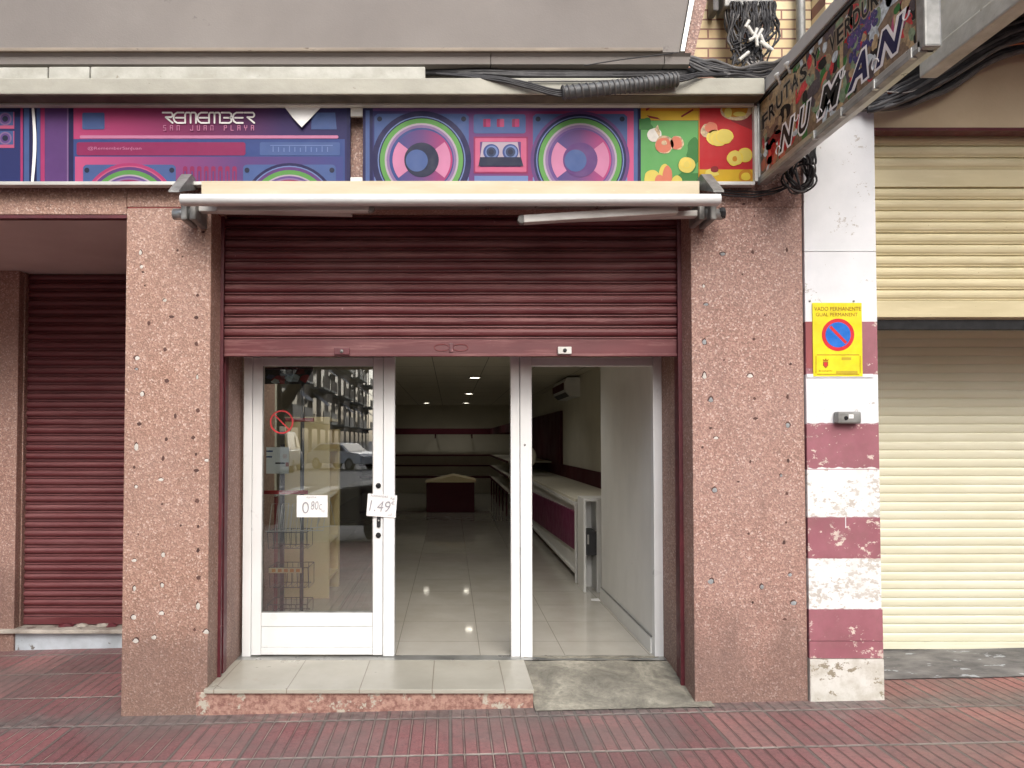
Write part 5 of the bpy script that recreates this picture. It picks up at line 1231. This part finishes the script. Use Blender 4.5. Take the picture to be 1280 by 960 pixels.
# ================================================================== ACROSS THE STREET (seen in the door glass)
def make_car(loc, rot, paint, label, van=False, grp=None):
    r = thing('parked_car', label, 'van' if van else 'car', (0, 0, 0), grp)
    L, Wd, H = (4.4, 1.8, 1.5) if not van else (4.9, 1.95, 2.1)
    m = MB()
    if not van: prof = [(-2.2, .35), (-2.2, .75), (-2.05, .92), (-1.2, 1.02), (-.7, 1.0), (1.6, 1.0), (2.1, .95), (2.2, .7), (2.2, .35)]; cab = [(-1.15, 1.0), (-.45, 1.46), (.3, 1.5), (1.3, 1.46), (1.95, 1.0)]
    else: prof = [(-2.45, .35), (-2.45, .8), (-2.2, 1.0), (-1.6, 1.15), (2.4, 1.15), (2.45, .35)]; cab = [(-1.65, 1.14), (-1.0, 1.95), (-.6, 2.08), (2.3, 2.1), (2.43, 1.14)]
    def loft(outline, w0, w1, zlo, zhi, mat):
        n = len(outline); vs = []
        for s_ in (-1, 1):
            for (x, z) in outline: t = (z-zlo)/(zhi-zlo); vs.append((x, s_*(w0+(w1-w0)*t), z))
        m.raw(vs, [list(range(n)), [n+i for i in range(n)][::-1]]+[(i, (i+1) % n, n+(i+1) % n, n+i) for i in range(n)], mat)
    loft(prof, Wd/2, Wd/2-.05, .35, 1.15, paint); loft(cab, Wd/2-.06, Wd/2-.22, 1.0, 1.5 if not van else 2.1, paint)
    m.build('body', r, bevel=.04)
    for s_ in (-1, 1):
        m = MB(); w0, w1 = Wd/2-.045, Wd/2-.19
        if not van: m.raw([(-.95, s_*w0, 1.06), (-.4, s_*w1, 1.41), (1.2, s_*w1, 1.41), (1.7, s_*w0, 1.06)], [(0, 1, 2, 3)], 'window_dark')
        else: m.raw([(-1.45, s_*(w0-.01), 1.25), (-.95, s_*(w0-.1), 1.85), (-.2, s_*(w0-.1), 1.85), (-.2, s_*(w0-.01), 1.25)], [(0, 1, 2, 3)], 'window_dark')
        m.build('side_window', r)
    for xx, nm in ((-1, 'windscreen'), (1, 'rear_window')):
        m = MB()
        if not van: q = [(-1.13, 1.05), (-.52, 1.45)] if xx < 0 else [(1.93, 1.05), (1.38, 1.44)]
        else: q = [(-1.63, 1.2), (-1.05, 1.93)] if xx < 0 else [(2.46, 1.35), (2.40, 1.9)]
        (xa_, za), (xb_, zb_) = q; w0, w1 = Wd/2-.18, Wd/2-.28; e = .015*xx
        m.raw([(xa_+e, -w0, za), (xa_+e, w0, za), (xb_+e, w1, zb_), (xb_+e, -w1, zb_)], [(0, 1, 2, 3)], 'window_dark'); m.build(nm, r)
    for sx in (-1.35, 1.35):
        for s_ in (-1, 1):
            m = MB(); m.lathe((sx, s_*(Wd/2-.2), .33), (0, s_, 0), [(0, 0), (.33, 0), (.33, .2), (.2, .215)], 'tyre', 20); w_ = m.build('wheel', r)
            m = MB(); m.lathe((sx, s_*(Wd/2-.2), .33), (0, s_, 0), [(.2, .216), (.05, .205), (0, .21)], 'alu', 12); m.build('rim', w_)
    for s_ in (-1, 1):
        m = MB(); x = -L/2; m.bevbox(x-.015, x+.08, s_*.62-.16, s_*.62+.16, .66, .78, 'headlamp', .02); m.build('headlight', r)
        x = L/2; m = MB(); m.bevbox(x-.08, x+.015, s_*.7-.1, s_*.7+.1, .75, .95, 'tail_red', .02); m.build('tail_light', r)
    m = MB(); m.box(L/2, L/2+.018, -.26, .26, .55, .66, 'black_ink'); m.build('number_plate', r)
    r.location = loc; r.rotation_euler = (0, 0, rot)
    return r
make_car((-6.1, -36, -.16), R(218), 'car_white', 'white hatchback parked across the street, seen mirrored in the door glass')
make_car((-9.1, -33, -.16), R(86), 'car_white', 'white van across the street, seen mirrored at the left of the door glass', True)
make_car((.35, -6.7, -.16), 0, 'car_dark', 'dark blue car parked at the kerb behind the photographer, mirrored in the door glass')

def apartment(name, label, x0, x1, y0, y1, H, mat, faces, tarp=True):
    b = thing(name, label, 'building', ((x0+x1)/2, (y0+y1)/2, -.16))
    m = MB(); m.box(x0, x1, y0, y1, -.16, H, mat); m.build('wall', b)
    m = MB(); m.box(x0-.2, x1+.2, y0-.2, y1+.2, H+.001, H+.3, 'kerb'); m.build('roof', b)
    for fc in faces:
        Ld = (x1-x0) if fc in 'NS' else (y1-y0); nb = max(2, int(Ld/4.0)); 
        for st in range(int(H/3.1)):
            zf = -.16+3.3+st*3.1-3.1*(st == 0)*0
            if zf+2.4 > H: break
            for i in range(nb):
                u = (i+.5)/nb*Ld
                def Q(u_, d, z):
                    if fc == 'N': return (x0+u_, y1+d, z)
                    if fc == 'E': return (x1+d, y0+u_, z)
                    if fc == 'W': return (x0-d, y0+u_, z)
                def bx(m, u0, u1, d0, d1, z0, z1, mt): a, c_ = Q(u0, d0, z0), Q(u1, d1, z1); m.box(min(a[0], c_[0]), max(a[0], c_[0]), min(a[1], c_[1]), max(a[1], c_[1]), z0, z1, mt)
                m = MB(); bx(m, u-.9, u+.9, .01, .04, zf+.15, zf+2.2, 'window_dark'); bx(m, u-1.0, u+1.0, .005, .03, zf+.05, zf+2.3, 'rail_dark'); m.build('window', b)
                if i % 3 != 2:
                    m = MB(); bx(m, u-1.7, u+1.7, .0, 1.2, zf-.15, zf, 'slab_white'); bx(m, u-1.7, u+1.7, 1.12, 1.2, zf+.001, zf+.95, 'facade_cream' if st % 2 else 'rail_dark'); m.build('balcony', b)
                    if tarp and (i+st) % 2 == 0:
                        m = MB(); a1, a2, a3, a4 = Q(u-1.6, .1, zf+2.6), Q(u+1.6, .1, zf+2.6), Q(u+1.6, 1.35, zf+1.5), Q(u-1.6, 1.35, zf+1.5); m.raw([a1, a2, a3, a4], [(0, 1, 2, 3)], 'tarp_blue'); m.build('awning', b)
        # ground floor openings
        for i in range(nb):
            u = (i+.5)/nb*Ld
            if fc == 'N': a = (x0+u-1.3, y1, 0)
            m = MB()
            if fc == 'N': m.box(x0+u-1.3, x0+u+1.3, y1+.005, y1+.05, -.1, 2.5, 'window_dark')
            elif fc == 'E': m.box(x1+.005, x1+.05, y0+u-1.3, y0+u+1.3, -.1, 2.5, 'window_dark')
            else: m.box(x0-.05, x0-.005, y0+u-1.3, y0+u+1.3, -.1, 2.5, 'window_dark')
            m.build('shop_window', b)
    return b
apartment('apartment_block', 'cream apartment block along the side street with blue awnings on its balconies', -26, -12.5, -105, -46, 16, 'facade_cream', 'EN')
apartment('apartment_block', 'grey apartment block facing the shop from the corner across the road', -40, -17, -40, -24, 17, 'facade_grey', 'NE')
apartment('apartment_block', 'brick apartment block across the road on the right of the side street', 9, 42, -42, -24, 16, 'facade_brick', 'NW')

def make_tree(loc, label, seed, H=7.5, lean=(.2, 0), fork=2.1, nleaf=2600):
    rn = random.Random(seed); t = thing('street_tree', label, 'tree', loc, 'street trees by the road')
    base = Vector(loc); m = MB()
    top = base+Vector((lean[0]*.4, lean[1]*.4, fork)); m.tube([base, base.lerp(top, .5)+Vector((.05, 0, 0)), top], [.19, .15, .14], 'bark', 12)
    m.build('trunk', t); tips = []
    m = MB()
    for k in range(6):
        a = 2*PI*k/6+rn.random()*.6; rr = rn.uniform(1.2, 2.4)
        p1 = top+Vector((math.cos(a)*rr*.45, math.sin(a)*rr*.45, rn.uniform(.6, 1.1))); p2 = top+Vector((math.cos(a)*rr, math.sin(a)*rr, rn.uniform(1.8, 3.2))); p3 = p2+Vector((math.cos(a)*.7, math.sin(a)*.7, rn.uniform(.6, 1.4)))
        m.tube(wob([top-Vector((0, 0, .1)), p1, p2, p3], .12, 10, k+seed), [.15, .14, .125, .11, .1, .085, .07, .06, .05, .035, .02], 'bark', 8); tips += [p2, p3, (p1+p2)/2+Vector((0, 0, .5))]
    m.build('limbs', t)
    m = MB(); vs = []; fs = []
    for i in range(nleaf):
        c = rn.choice(tips); q = c+Vector((rn.gauss(0, .55), rn.gauss(0, .55), rn.gauss(.1, .45))); s_ = rn.uniform(.05, .11)
        n = Vector((rn.gauss(0, 1), rn.gauss(0, 1), rn.gauss(0, 1)+.5)).normalized(); u = n.orthogonal().normalized(); v = n.cross(u); b = len(vs)
        vs += [q+u*s_*1.6, q+v*s_, q-u*s_*1.6, q-v*s_]; fs.append((b, b+1, b+2, b+3))
    m.raw(vs, fs, 'leaf'); m.build('crown', t, keep=True)
make_tree((-3.6, -9.0, -.14), 'forked street tree at the kerb, mirrored at the top of the door glass', 4)
make_tree((-12.0, -9.2, -.14), 'street tree further along the kerb to the left of the shop', 8)
make_tree((9.0, -9.0, -.14), 'street tree along the kerb to the right of the garage', 15)
